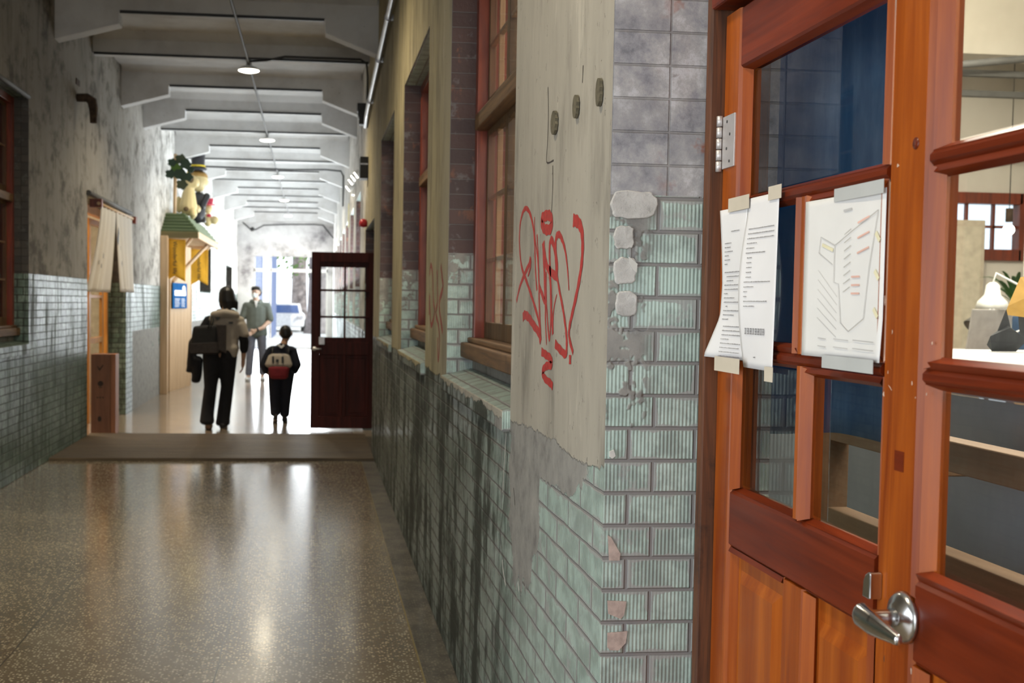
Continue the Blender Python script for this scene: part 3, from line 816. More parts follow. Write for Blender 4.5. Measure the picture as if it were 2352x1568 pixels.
# ------------------------------------------------------------------ side doorway leaf (13.34 m away)
def dark_leaf():
    dn[0] += 1
    r = empty('door_%d' % dn[0], (.71, 13.34, 0), PI, 'open dark brown half glazed door standing across the corridor', 'door', kind='structure')
    W, T, mt = .745, 2.075, m_darkdoor   # local x to the left in the picture, local y towards the viewer
    boxes('stile', [(0, .07, -.02, .02, .02, T), (W-.10, W, -.02, .02, .02, T)], mt, r, .004)
    boxes('rail', [(.07, W-.1, -.02, .02, 1.96, T), (.07, W-.1, -.02, .02, .88, 1.03), (.07, W-.1, -.02, .02, .02, .16)], mt, r, .004)
    a, b = .07, W-.10; m = (a+b)/2
    boxes('muntin', [(m-.011, m+.011, -.018, .018, 1.03, 1.96), (a, m-.011, -.018, .018, 1.62, 1.645), (m+.011, b, -.018, .018, 1.62, 1.645), (a, m-.011, -.018, .018, 1.31, 1.335), (m+.011, b, -.018, .018, 1.31, 1.335), (m-.02, m+.02, -.018, .018, .16, .88)], mt, r, .003)
    boxes('glazing_bead', [(a, b, -.006, .006, 1.03, 1.085), (a, b, -.006, .006, 1.9, 1.96), (a, a+.045, -.006, .006, 1.085, 1.9), (b-.012, b, -.006, .006, 1.085, 1.9)], mt, r)
    box('glass_pane', (a, b, -.002, .002, 1.03, 1.96), m_glass, r)
    for x0, x1 in [(a, m-.02), (m+.02, b)]: boxes('door_panel', [(x0, x1, -.008, .008, .16, .88), (x0+.04, x1-.04, -.013, .013, .2, .84)], mt, r, .004)
    h = empty('door_handle', (0, 0, 0)); h.parent = r
    latheo('rose', [(0, .02), (.025, .02), (.025, .028), (0, .028)], m_zincp, h, 20, (W-.04, 0, .95), 'y')
    tubeo('lever', [(W-.04, .025, .95), (W-.04, .06, .95), (W-.12, .06, .95)], .009, m_zincp, h)
    box('lock_case', (W-.16, W-.09, .02, .05, 1.0, 1.09), m_zincp, r, .004)
    return r
dark_leaf()
# left shop doorway: orange door frame and sliding glazed leaf
dn[0] += 1
sd = empty('door_%d' % dn[0], (XL-.25, 12.55, 0), PI/2, 'orange wooden sliding doors inside the shop doorway', 'door', kind='structure')
# local x = world +y, local y = world -x
boxes('door_frame', [(0, 2.53, -.02, .06, 2.5, 2.6), (1.05, 1.13, -.03, .05, 0, 2.5), (2.42, 2.5, -.03, .05, 0, 2.5)], m_orange, sd, .004)
boxes('door_leaf', [(1.35, 1.45, -.01, .03, 0, 2.45), (2.2, 2.3, -.01, .03, 0, 2.45), (1.45, 2.2, -.01, .03, .1, .2), (1.45, 2.2, -.01, .03, .95, 1.02), (1.45, 2.2, -.01, .03, 1.5, 1.54), (1.45, 2.2, -.01, .03, 2.38, 2.45)], m_orange, sd, .003)
box('glass_pane', (1.45, 2.2, .008, .012, .2, 2.38), m_glass, sd)
# ------------------------------------------------------------------ graffiti and marks on the right wall
def ribbon(bm, pts, w, X=XR, off=.0012, sub=5):
    P = [Vector((p.y, p.z)) for p in (at(a, b, 0, X) for a, b in pts)]
    Q = []
    for i in range(len(P)-1):
        p0, p1, p2, p3 = P[max(i-1, 0)], P[i], P[i+1], P[min(i+2, len(P)-1)]
        for k in range(sub):
            t = k/sub
            Q.append(.5*((2*p1)+(p2-p0)*t+(2*p0-5*p1+4*p2-p3)*t*t+(-p0+3*p1-3*p2+p3)*t**3))
    Q.append(P[-1]); n = len(Q); A = []; B = []
    for i, q in enumerate(Q):
        d = Q[min(i+1, n-1)]-Q[max(i-1, 0)]; d = d.normalized() if d.length > 1e-6 else Vector((1, 0))
        nn = Vector((-d.y, d.x)); ww = (w[0]+(w[1]-w[0])*i/(n-1))/2 if isinstance(w, tuple) else w/2
        ww *= .98*(1+.12*math.sin(i*1.7))
        A.append(bm.verts.new((X-off, q.x+nn.x*ww, q.y+nn.y*ww))); B.append(bm.verts.new((X-off, q.x-nn.x*ww, q.y-nn.y*ww)))
    for i in range(n-1): bm.faces.new((A[i], A[i+1], B[i+1], B[i]))
def Z(l, ox=1180, oy=440, s=3.268): return [(ox+a/s, oy+b/s) for a, b in l]
G = [
 (Z([(22, 825), (45, 720), (82, 620), (120, 540), (132, 510)]), (.014, .02)),
 (Z([(200, 1125), (195, 1000), (150, 830), (100, 680), (60, 560), (45, 400), (48, 260), (68, 160), (95, 125), (125, 170), (150, 280), (160, 430), (165, 600), (175, 740)]), (.016, .014)),
 (Z([(157, 190), (160, 330), (178, 480), (190, 640), (192, 800), (198, 980), (205, 1120)]), (.007, .020)),
 (Z([(176, 320), (186, 500), (192, 690), (215, 770), (235, 810), (232, 600), (222, 380)]), (.010, .026)),
 (Z([(225, 380), (235, 480), (255, 570), (300, 620), (325, 630), (322, 500), (295, 380), (280, 365), (270, 430), (275, 600), (282, 760), (285, 900), (295, 1070)]), (.024, .018)),
 (Z([(240, 810), (240, 960), (247, 1150)]), (.018, .007)),
 (Z([(245, 600), (246, 800), (255, 960), (268, 1110), (280, 960), (275, 700), (262, 560)]), .012),
 (Z([(295, 1070), (300, 900), (325, 770)]), (.014, .005)),
 (Z([(325, 620), (318, 480), (318, 360), (340, 320), (365, 360), (390, 450), (408, 600), (416, 740)]), (.026, .007)),
 (Z([(325, 620), (345, 740), (375, 900), (395, 1050), (400, 1150), (392, 1220), (355, 1190), (312, 1140)]), (.014, .022)),
 (Z([(70, 945), (85, 925), (115, 945), (150, 1000), (190, 1060), (205, 1130)]), (.026, .024)),
 (Z([(448, 215), (480, 225), (510, 280), (520, 400), (510, 560), (480, 740), (445, 900), (420, 1020), (420, 1100), (448, 1210)]), (.030, .014)),
 (Z([(426, 1225), (425, 1295)]), .020),
 (Z([(210, 1200), (245, 1225), (280, 1255), (285, 1300), (245, 1310), (218, 1350), (235, 1400), (280, 1440), (295, 1465)]), (.022, .020)),
 (Z([(245, 180), (215, 200), (218, 255), (245, 285), (280, 275), (288, 220), (272, 180), (245, 180)]), .028),
 (Z([(120, 510), (128, 560), (108, 635)]), (.026, .006)),
]
bm = bmesh.new()
for k, (pts, w) in enumerate(G): ribbon(bm, pts, w, off=.0006+.00004*k)
g = link('spray_tag', bm, m_spray)
tag(g, 'large red scrawled spray paint tag on the grey plaster beside the double door', 'graffiti')
def Z2(l): return Z(l, 700, 0, 1.742)
bm = bmesh.new()
for k, (pts, w) in enumerate([
 (Z2([(500, 1100), (505, 1060), (512, 1100), (515, 1200), (520, 1250), (505, 1300), (500, 1180), (498, 1260)]), .03),
 (Z2([(545, 1060), (550, 1110), (553, 1150), (540, 1200), (540, 1245), (552, 1330)]), .035),
 (Z2([(530, 1080), (532, 1200), (525, 1250), (535, 1300), (540, 1360), (535, 1440), (532, 1400), (533, 1350)]), .028)]):
    ribbon(bm, pts, w, off=.0006+.00004*k)
g = link('spray_tag', bm, flat('faded red spray paint', (.3, .07, .05), .8, 0, .3, 30))
tag(g, 'faded red spray paint strokes on the narrow pillar between two windows', 'graffiti')
m_plug = flat('greenish cement plug', (.12, .105, .07), .9, 0, .3, 60, .5)
for (px, py, ry, rz, lab) in [(1278, 282, .028, .058, 'oval cement filled hole in the plaster, lowest of the three above the tag'), (1328, 245, .020, .052, 'oval cement filled hole in the plaster, middle of the three'), (1382, 212, .018, .058, 'oval cement filled hole in the plaster, nearest the brick corner')]:
    p = at(px, py, 0, XR); bm = bmesh.new()
    prism(bm, [(p.y+ry*math.cos(2*PI*k/24)*(1+.1*math.sin(3*k)), p.z+rz*.5*math.sin(2*PI*k/24)) for k in range(24)], XR-.009, XR-.002, 'yz')
    tag(link('cement_plug', bm, m_plug), lab, 'patch', 'cement filled holes in the plaster')
m_crack = flat('crack shadow', (.06, .05, .045), .9)
def strip_thing(name, pts, w, mat, label, cat, group=None, off=.0006):
    bm = bmesh.new(); ribbon(bm, pts, w, off=off); return tag(link(name, bm, mat), label, cat, group)
for pts, lab in [([(1259, 200), (1260, 260), (1258, 330), (1256, 372), (1272, 368)], 'long thin upright crack in the plaster left of the three filled holes'),
        ([(1270, 380), (1270, 430), (1267, 490)], 'thin upright crack in the plaster just above the red tag'), ([(1340, 150), (1338, 190)], 'short dark nick in the plaster above the middle filled hole'),
        ([(1166, 1040), (1160, 1130), (1154, 1190), (1150, 1230), (1157, 1290)], 'dark broken crack running down the tiles below the first window corner'), ([(1180, 1120), (1183, 1160)], 'short black crack beside the long tile crack')]:
    strip_thing('wall_crack', pts, (.006, .004), m_crack, lab, 'crack')
m_chip = flat('chipped white tile body', (.6, .6, .57), .8)
for pts, w, lab in [([(1163, 995), (1158, 1080), (1155, 1130)], .010, 'long white chipped tile edge at the top of the tile crack'), ([(1154, 1285), (1156, 1310), (1162, 1345)], .012, 'white chip at the foot of the tile crack'), ([(1190, 1335), (1192, 1357)], .014, 'small white chip right of the foot of the tile crack')]:
    strip_thing('tile_chip', pts, w, m_chip, lab, 'chip')
m_chipp = flat('pinkish broken tile body', (.45, .36, .32), .85, 0, .2, 60, .4)
def revealpoly(bm, pts, y=2.235, off=.0012, dep=.004):
    P = [at(a, b, 1, y) for a, b in pts]; prism(bm, [(p.x, p.z) for p in P], y-dep, y-off, 'xz')
for pts, lab in [([(1395, 1228), (1402, 1232), (1424, 1270), (1422, 1286), (1398, 1286)], 'pinkish broken tile corner on the reveal edge, highest of three'), ([(1394, 1378), (1438, 1380), (1432, 1412), (1424, 1420), (1396, 1408)], 'pinkish broken tile corner on the reveal edge, middle of three'), ([(1394, 1452), (1440, 1448), (1436, 1475), (1420, 1492), (1400, 1492), (1394, 1485)], 'pale broken tile corner on the reveal edge, lowest of three')]:
    bm = bmesh.new(); revealpoly(bm, pts); tag(link('tile_chip', bm, m_chipp), lab, 'chip')
for pts, lab in [([(1443, 590), (1462, 606), (1460, 626), (1452, 620), (1444, 606)], 'small white chip among the grey mortar lumps'), ([(1399, 1036), (1408, 1032), (1412, 1046), (1404, 1052), (1399, 1048)], 'small white chip at the corner where plaster meets the reveal tiles')]:
    bm = bmesh.new(); revealpoly(bm, pts, dep=.0075); tag(link('tile_chip', bm, m_chip), lab, 'chip')
# raised lumps of old mortar where tiles have fallen off
m_lump = plaster('old mortar bed', (.46, .455, .44), (.58, .575, .56), (.28, .27, .26), 18, .8)
def rounded(cx, cy, w, h, seed):
    rr = random.Random(seed); return [(cx+w/2*math.copysign(abs(math.cos(a))**.6, math.cos(a))*rr.uniform(.9, 1.08), cy+h/2*math.copysign(abs(math.sin(a))**.6, math.sin(a))*rr.uniform(.9, 1.08)) for a in [2*PI*k/22 for k in range(22)]]
for k, (cx, cy, w_, h_, lab) in enumerate([(1455, 470, 104, 64, 'large pale mortar lump under the blue grey bricks of the reveal corner'), (1432, 545, 46, 56, 'pale mortar lump on the reveal corner, second from the top'), (1434, 622, 54, 62, 'pale mortar lump on the reveal corner with a white chip on it'), (1438, 698, 50, 58, 'pale mortar lump on the reveal corner, lowest of four')]):
    bm = bmesh.new(); revealpoly(bm, rounded(cx, cy, w_, h_, k), 2.235, -.001, .006)
    tag(link('mortar_lump', bm, m_lump, bevel=.004), lab, 'mortar')

# ------------------------------------------------------------------ pipes, cables and lamps
m_conduit = flat('grey conduit', (.11, .11, .11), .6, .0)
g = tubeo('conduit', [(-.75, 5, 4.13), (-.755, 10, 4.13), (-.75, 12.8, 4.125), (-.765, 18.1, 4.125), (-.78, 24, 4.125), (-.8, 35.5, 4.125)], .014, m_conduit)
tag(g, 'thin grey conduit running down the middle of the ceiling under the beams', 'conduit')
g = tubeo('conduit', [(.545, 2.0, 3.98), (.545, 8.4, 3.72), (.55, 11.4, 3.61), (.55, 12.5, 3.55), (.56, 13.1, 3.50)], .026, m_zinc)
tag(g, 'grey metal pipe fixed high along the right wall', 'pipe')
for Y in (5.6, 8.9, 10.2, 11.9):
    z = 3.98-(Y-2)*.0406
    bm = bmesh.new(); tube(bm, [(.545, Y-.02, z+.001), (.545, Y+.02, z-.001)], .031, 10); bx(bm, .55, .585, Y-.02, Y+.02, z-.02, z+.02)
    tag(link('pipe_clip', bm, m_zinc), 'metal clip on the high right pipe, %s' % {5.6: 'above the camera side', 8.9: 'above the middle window', 10.2: 'above the farthest window', 11.9: 'above the side doorway'}[Y], 'clip')
g = tubeo('cable', [(-.74, 12.83, 4.13), (-.55, 12.8, 4.14), (-.35, 12.8, 4.19), (.48, 12.8, 4.19), (.55, 12.8, 4.15), (.565, 12.8, 4.0), (.565, 12.85, 3.6)], .012, m_black)
tag(g, 'black cable from the nearest lamp along the beam to the right wall', 'cable')
g = tubeo('cable', [(-2.35, 22.9, 3.7), (-2.35, 22.9, 4.05), (-2.25, 22.9, 4.12), (-.5, 22.9, 4.1), (.2, 22.9, 4.12), (.5, 22.9, 4.1), (.55, 22.9, 4.0), (.55, 22.9, 3.4)], .018, m_black)
tag(g, 'black cable crossing the bright ceiling and turning down the right wall', 'cable')
g = tubeo('cable', [(-2.38, 36.3, 4.05), (-2.0, 36.2, 3.72), (-1.85, 36.2, 3.72), (-1.6, 36.2, 3.86), (-.9, 36.2, 3.9), (0, 36.2, 3.92), (.25, 36.2, 3.9), (.58, 36.2, 3.5)], .022, m_black)
tag(g, 'dark cable swagged across the top of the end wall', 'cable')
latheo('camera_head', [(0, -.06), (.05, -.05), (.075, 0), (.05, .06), (0, .08)], m_black, None, 16, (0, 0, 0))
o = bpy.data.objects['camera_head']; o.name = 'wall_camera'; o.location = (-1.95, 36.15, 3.72); tag(o, 'small black round camera at the top left of the end wall', 'camera')
lamp0 = empty('ceiling_lamp', (-.752, 12.97, 4.06), 0)
latheo('lamp_housing', [(0, .10), (.03, .10), (.035, .05), (.09, .03), (.125, .0), (.118, -.004)], m_white_g, lamp0, 32)
latheo('diffuser', [(0, -.022), (.07, -.02), (.11, -.008), (.118, .0), (0, .0)], m_lampon, lamp0, 32)
for i, (x, y, lab) in enumerate([(-.752, 12.97, 'round disc ceiling lamp nearest the viewer, glowing brightest'), (-.774, 18.5, 'round disc ceiling lamp, second along the conduit'), (-.775, 23.9, 'round disc ceiling lamp, third along the conduit'), (-.79, 29.4, 'round disc ceiling lamp, fourth along the conduit'), (-.805, 34.7, 'round disc ceiling lamp, last before the end wall'),
        (-.75, 7.45, 'round disc ceiling lamp between the first and middle windows, above the picture'), (-.75, 1.95, 'round disc ceiling lamp above the double door, above the picture')]):
    o = lamp0 if i == 0 else copy_tree(lamp0); o.location = (x, y, 4.06)
    tag(o, lab, 'lamp', 'disc ceiling lamps along the conduit')
    l = bpy.data.lights.new('lamp_light', 'SPOT'); l.energy = 230; l.color = (1, .86, .62); l.spot_size = 2.75; l.spot_blend = .7; l.shadow_soft_size = .12
    lo = bpy.data.objects.new('lamp_light', l); COL.objects.link(lo); lo.location = (x, y, 4.02)
# old bracket on the left wall
hk = empty('iron_bracket', (XL, 12.0, 3.5), 0, 'rusty bent iron pipe stub sticking out of the left wall', 'pipe')
bm = bmesh.new(); tube(bm, [(-.03, 0, .03), (.10, 0, .035), (.15, 0, .0), (.165, 0, -.08), (.165, 0, -.22)], [.04, .045, .05, .045, .035], 12); link('pipe_stub', bm, m_rust, hk)
box('wall_patch', (-.01, .01, -.06, .1, .16, .22), m_rust, hk, .005)
# spot lights and box high on the right wall
bxo = empty('speaker_box', (.535, 12.9, 2.88), 0, 'black box fixed high on the right wall above the side doorway', 'speaker')
box('cabinet', (-.045, .049, -.12, .12, -.0, .24), m_black, bxo, .006); box('grille_band', (-.04, .045, -.124, -.12, .15, .165), m_zinc, bxo)
for i, (dx, dz) in enumerate([(0, 0), (-.0, .35), (.02, .55)]):
    bm = bmesh.new(); bx(bm, -.05, .05, -.06, .06, -.05, .05); tube(bm, [(0, -.06, .0), (0, -.09, .0)], .03, 10)
    o = link('wall_fitting', bm, m_black, bevel=.004); o.location = (.53, 13.0+.3*i, 3.55+.12*i)
    tag(o, 'small black fitting high on the right wall, %s above the black box' % ['first', 'second', 'third'][i], 'fitting', 'black fittings above the box')
sp0 = empty('spot_light', (0, 0, 0))
bm = bmesh.new(); lathe(bm, [(0, .0), (.05, .0), (.055, .13), (.02, .17), (0, .17)], 16, (0, 0, 0)); link('spot_head', bm, m_white_g, sp0)
latheo('spot_lens', [(0, -.006), (.045, -.006), (.045, 0), (0, 0)], m_lampon, sp0, 16)
tubeo('spot_stem', [(0, 0, .15), (.12, 0, .2)], .012, m_black, sp0)
for i, (px, py) in enumerate([(818, 402), (811, 409), (805, 418), (799, 433), (815, 448)]):
    p = at(px, py, 1, 15.5+.5*i); o = sp0 if i == 0 else copy_tree(sp0); o.location = p; o.rotation_euler = (0, .9 if i < 4 else .1, 0)
    tag(o, ['topmost', 'second', 'third', 'fourth', 'lowest, downward pointing'][i]+' of the white spot lights high on the right wall', 'spotlight', 'white spot lights on the right wall')
bm = bmesh.new(); lathe(bm, [(0, -.05), (.045, -.04), (.05, .0), (.035, .04), (0, .05)], 16, (0, 0, 0)); o = link('alarm_bell', bm, flat('red enamel', (.5, .02, .03), .4)); o.location = (.54, 12.9, 2.39)
tag(o, 'small red rounded alarm beside the arched side doorway', 'alarm')
o = box('notice_plate', (-.005, .005, -.16, .16, -.2, .2), flat('pale yellow plate', (.7, .65, .35), .6)); o.location = (XR-.01, 19.9, 3.0); tag(o, 'pale yellow plate high on the bright right wall', 'sign')

# ------------------------------------------------------------------ threshold boards
th = empty('threshold_ramp', (0, 0, 0), 0, 'ribbed dark wooden threshold boards across the corridor floor', 'threshold')
m_thr = wood('dark threshold wood', (.045, .03, .016), (.13, .09, .05), .55, 1.0, 0, axis=0)
Y0, Y1 = 10.72, 12.72; n = 20
for k in range(n):
    a = Y0+(Y1-Y0)*k/n; b = a+(Y1-Y0)/n-.012
    bm = bmesh.new(); prism(bm, [(a, 0), (a, .022), (a+.008, .03), (b-.008, .03), (b, .022), (b, 0)], XL+.01, XR-.01, 'yz')
    link('threshold_board', bm, m_thr, th)

# ------------------------------------------------------------------ left shop door: curtain, box sign, things inside
m_cloth = NT('off white cloth'); cn = m_cloth.noise(m_cloth.obj(), 40, 3)
b = m_cloth.bsdf((.8, .78, .74), .9); tr = m_cloth.n('BsdfTranslucent'); tr.inputs[0].default_value = (.85, .82, .75, 1)
mxs = m_cloth.n('MixShader'); mxs.inputs[0].default_value = .3
m_cloth.t.links.new(b.outputs[0], mxs.inputs[1]); m_cloth.t.links.new(tr.outputs[0], mxs.inputs[2]); m_cloth.t.links.new(mxs.outputs[0], m_cloth.out.inputs[0]); m_cloth = m_cloth.m
cur = empty('door_curtain', (XL+.10, 12.75, 2.52), 0, 'split white cloth curtain with small dark marks over the shop doorway', 'curtain')
bm = bmesh.new(); tube(bm, [(0, -.12, 0), (0, 2.3, -.0)], .018, 10); link('curtain_rod', bm, m_pine, cur)
boxes('rod_bracket', [(-.1, .03, -.1, -.02, -.04, .05), (-.1, .04, 2.2, 2.3, -.06, .03)], m_redwood, cur, .004)
def cl(y0, y1, top, bot, sway, amp=.03, nf=4):
    def f(u, v):
        yy = y0+(y1-y0)*u; drop = 1-v
        return Vector((.0 + amp*math.sin(u*nf*2*PI)*(.35+.65*drop) + sway*drop**1.5*(1.0-u*.6), yy + .05*math.sin(u*9)*drop, top+(bot-top)*drop))
    return f
sheet('curtain_panel', cl(.02, .95, .01, -.95, -.16), 40, 20, m_cloth, cur, .002)
sheet('curtain_panel', cl(.97, 2.15, .01, -.94, .05), 40, 20, m_cloth, cur, .002)
def mark(u, z, s, y0=.02, y1=.95, sway=-.16): 
    f = cl(y0, y1, .01, -.95, sway); p = f(u, 1-(-z)/.95); return p+Vector((.008, 0, 0))
for (u, z, s, a, b2, sw) in [(.25, -.62, .03, .02, .95, -.16), (.32, -.55, .035, .02, .95, -.16), (.3, -.66, .03, .02, .95, -.16), (.12, -.45, .05, .97, 2.15, .05), (.1, -.62, .045, .97, 2.15, .05), (.02, -.3, .12, .97, 2.15, .05)]:
    p = mark(u, z, s, a, b2, sw)
    bm = bmesh.new(); q = [bm.verts.new(p+Vector((.0, dy*s, dz*s))) for dy, dz in ((-.5, -.5), (.1, -.9), (.5, .3), (.1, .9))]; bm.faces.new(q)
    o = link('curtain_mark', bm, m_black, cur); o.modifiers.new('thick', 'SOLIDIFY').thickness = .002
fl = empty('head_flashing', (XL+.02, 12.5, 2.62), 0, 'grey rolled metal strip over the shop doorway', 'flashing')
bm = bmesh.new(); tube(bm, [(0, 0, 0), (0.01, 2.75, -.01)], .028, 10); link('rolled_strip', bm, m_flash, fl)
bo = empty('standing_box_sign', (-2.335, 12.95, 0), 0, 'tall brown wooden box sign standing at the shop doorway', 'sign')
box('board_box', (-.105, .105, -.1, .13, 0, .885), m_box, bo, .006)
box('side_board', (.106, .16, -.09, .13, .0, .885), wood('reddish side board', (.22, .08, .03), (.34, .13, .06), .5, .8), bo, .003)
m_fp = flat('faint dark print', (.03, .015, .01), .7)
for pts in [[(-.035, .745), (-.01, .70), (.03, .76), (.022, .77), (-.008, .72), (-.03, .755)], [(.03*math.cos(k*PI/8), .56+.03*math.sin(k*PI/8)) for k in range(16)], [(-.01+.02*math.cos(k*PI/6), .17+.03*math.sin(k*PI/6)) for k in range(12)],
        [(-.02, .515), (.02, .515), (.02, .522), (-.02, .522)]] + [[(-.04+a*.03, .4), (-.025+a*.03, .4), (-.025+a*.03, .412), (-.04+a*.03, .412)] for a in range(3)]:
    prismo('printed_mark', pts, -.104, -.1, m_fp, bo)
# shop interior: hanging clothes, table
cr = empty('garment', (-3.0, 15.25, .45), 0, 'dark purple garment hanging inside the shop doorway', 'garment')
blob('cloth', [[(0, 0, 1.5, (.1, .16, .1)), (0, 0, .85, (.08, .2, .05))]], flat('purple cloth', (.06, .04, .12), .9), cr, .02)
cr = empty('garment', (-3.0, 15.2, -.1), 0, 'bright orange cloth hanging below the purple garment', 'garment')
blob('cloth', [[(0, 0, 1.0, (.09, .2, .06)), (0, 0, .5, (.08, .2, .04))]], flat('orange cloth', (.75, .12, .02), .9), cr, .02)
cr = empty('shop_table', (-3.35, 15.3, 0), 0, 'white table low inside the shop doorway', 'table')
box('table_top', (-.5, .35, -.5, .5, .42, .47), m_white_g, cr, .005)
for a in (-.45, .28):
    for b2 in (-.45, .4): box('leg', (a, a+.05, b2, b2+.05, 0, .42), m_white_g, cr)

# ------------------------------------------------------------------ wooden stall with canopy on the left wall
ks = empty('wooden_stall', (XL, 18.3, 0), 0, 'pine wood stall front with posts and plank panel against the left wall', 'stall')
boxes('post', [(0.005, .12, 0, .12, 0, 2.5)], m_pine, ks, .006)
boxes('post', [(0.005, .10, 3.7, 3.8, 0, 2.5)], m_pine, ks, .006)
bm = bmesh.new()
for k in range(6):
    t0, t1 = k/6, (k+1)/6-.004
    a = Vector((.10, .5)); b_ = Vector((.28, 1.9))
    p, q = a.lerp(b_, t0), a.lerp(b_, t1); nn = Vector((-.02, .0))
    prism(bm, [(p.x, p.y), (q.x, q.y), (q.x-.03, q.y), (p.x-.03, p.y)], 0, 2.4, 'xy')
link('plank_panel', bm, m_pine, ks, bevel=.003)
boxes('cross_beam', [(0, .42, .12, .19, 2.46, 2.53), (0, .42, 3.65, 3.72, 2.46, 2.53)], m_pineh, ks, .004)
boxes('brace', [], m_pine, ks) if False else None
for y in (.5, 3.6): tubeo('brace', [(.10, y, 2.05), (.44, y, 2.5)], .028, m_pine, ks, 6)
tubeo('brace', [(.12, .6, 1.78), (.46, 3.1, 2.52)], .03, m_pine, ks, 6)
m_green = wood('green painted slats', (.035, .06, .022), (.09, .13, .05), .6, 1.0, axis=0)
m_greeny = wood('green painted slats lengthwise', (.05, .08, .03), (.11, .15, .06), .6, 1.0, axis=1)
cp = empty('canopy_roof', (XL, 18.3, 2.53), 0, 'green slatted canopy roof with pine eaves on the stall', 'canopy')
for k in range(6):
    t0, t1 = k/6, (k+1)/6
    y0, z0, x0 = .12+.62*t0, .03+.34*t0, .56-.30*t0
    y1, z1 = .12+.62*t1, .03+.34*t1
    bm = bmesh.new(); prism(bm, [(y0-.02, z0), (y0-.02, z0+.035), (y1+.01, z1+.01), (y1+.01, z1-.03)], -.0, x0, 'yz'); link('roof_slat', bm, m_green, cp)
for k in range(6):
    t0, t1 = k/6, (k+1)/6
    x0, z0 = .56-.30*t0, .03+.34*t0; x1, z1 = .56-.30*t1, .03+.34*t1
    bm = bmesh.new(); prism(bm, [(x0+.02, z0), (x0+.02, z0+.035), (x1-.01, z1+.01), (x1-.01, z1-.03)], .14+.6*t0, 3.95, 'xz'); link('roof_slat', bm, m_greeny, cp)
box('roof_deck', (.0, .28, .7, 3.95, .33, .37), m_greeny, cp)
box('eave_board', (0, .58, .06, .10, -.06, .04), wood('olive eave board', (.12, .09, .03), (.2, .16, .06), .6, 1, axis=0), cp, .003)
box('eave_board', (.55, .59, .10, 4.0, -.06, .04), m_pineh, cp, .003)
box('roof_underside', (.02, .55, .12, 3.95, -.02, .0), m_pineh, cp)
# banners with lettering
m_ban = flat('golden yellow cloth', (.8, .42, .03), .85, 0, .08, 8)
def banner(loc, label, w=.33, h=.68):
    r = empty('hanging_banner', loc, 0, label, 'banner', 'yellow banners under the canopy')
    def f(u, v):
        bot = -h + (.09*(1-abs(2*u-1)))*1.0
        return Vector((w*u, .012*math.sin(u*7+v*3), bot*(1-v)))
    sheet('banner_cloth', f, 16, 12, m_ban, r, .002)
    tubeo('banner_rod', [(-.03, 0, 0), (w+.03, 0, 0)], .012, m_pine, r, 8)
    cu = bpy.data.curves.new('banner_text', 'FONT'); cu.body = 'Wooderful life'; cu.size = .085; cu.extrude = .001; cu.align_x = 'LEFT'; cu.align_y = 'CENTER'
    o = bpy.data.objects.new('banner_text', cu); COL.objects.link(o)
    bpy.context.view_layer.update()
    me = bpy.data.meshes.new_from_object(o); bpy.data.objects.remove(o)
    t = bpy.data.objects.new('banner_text', me); COL.objects.link(t); me.materials.clear(); me.materials.append(m_black)
    t.parent = r; t.location = (w*.5, -.018, -.04); t.rotation_euler = Euler((PI/2, PI/2, 0), 'XYZ')
    ln = max(v.co.x for v in me.vertices); s = (h-.16)/ln; t.scale = (s, s, s)
    return r
banner((XL+.05, 18.45, 2.46), 'golden swallowtail banner with dark vertical lettering on the near end of the stall')
banner((XL+.10, 21.75, 2.45), 'golden swallowtail banner hanging from the far end of the stall canopy')
# blue sign on the plank panel
A = Vector((XL+.112, 18.85)); B = Vector((XL+.112+.13*.62, 18.85+1.0*.62)); ang = math.atan2(B.y-A.y, B.x-A.x)
sg = empty('blue_sign', (A.x+.012, A.y, 1.35), ang, 'blue printed sign with a white picture on the plank panel', 'sign')
box('sign_board', (0, .95, -.015, 0, 0, .42), flat('blue print', (.01, .11, .33), .9, spec=.1), sg, .003)
bm = bmesh.new(); bx(bm, .1, .85, -.018, -.015, .21, .30); prism(bm, [(.72+.1*math.cos(k*PI/8), .33+.05*math.sin(k*PI/8)) for k in range(16)], -.018, -.015, 'xz')
for k in range(6): bx(bm, .12, .40+.03*(k % 3), -.018, -.015, .03+k*.025, .038+k*.025)
for k in range(6): bx(bm, .55, .80-.03*(k % 2), -.018, -.015, .03+k*.025, .038+k*.025)
link('sign_print', bm, m_white_g, sg)
# carved toy figures on the canopy (plain wooden toys)
m_toy = flat('pale turned wood', (.62, .5, .26), .45, 0, .06, 4)
m_toyd = flat('brown felt', (.12, .08, .04), .9)
m_toyb = flat('dark painted wood', (.025, .025, .03), .35)
m_toyy = flat('yellow paint', (.8, .6, .03), .5)
m_toyr = flat('pink red paint', (.6, .05, .09), .5)
ca = empty('wooden_toy', (XL+.31, 19.45, 2.90), 0, 'pale wooden toy animal with a yellow cone hat sitting on the canopy', 'figure')
blob('toy_body', [[(0, 0, .16, (.15, .14, .17)), (.01, 0, .44, (.09, .09, .1))], [(.01, 0, .56, (.14, .13, .13)), (.1, -.03, .55, (.09, .08, .09))], [(.08, -.06, .05, (.06, .06, .12)), (.1, -.1, .02, (.06, .08, .05))]], m_toy, ca, .012)
latheo('cone_hat', [(.045, .67), (.0, .78), (.0, .78)], m_toyy, ca, 20)
blob('toy_ear', [[(.06, -.11, .60, (.045, .02, .05)), (.06, -.13, .56, (.035, .02, .03))]], m_toyd, ca, .008)
blob('toy_tail', [[(-.15, .02, .14, (.06, .03, .1)), (-.16, .02, .26, (.05, .03, .06))]], m_toy, ca, .01)
blob('toy_patch', [[(-.02, -.13, .1, (.05, .03, .04))]], m_toyd, ca, .008)
hm = empty('wooden_toy', (XL+.36, 20.5, 2.86), 0, 'large wooden toy gentleman in a black top hat and dark coat on the canopy', 'figure')
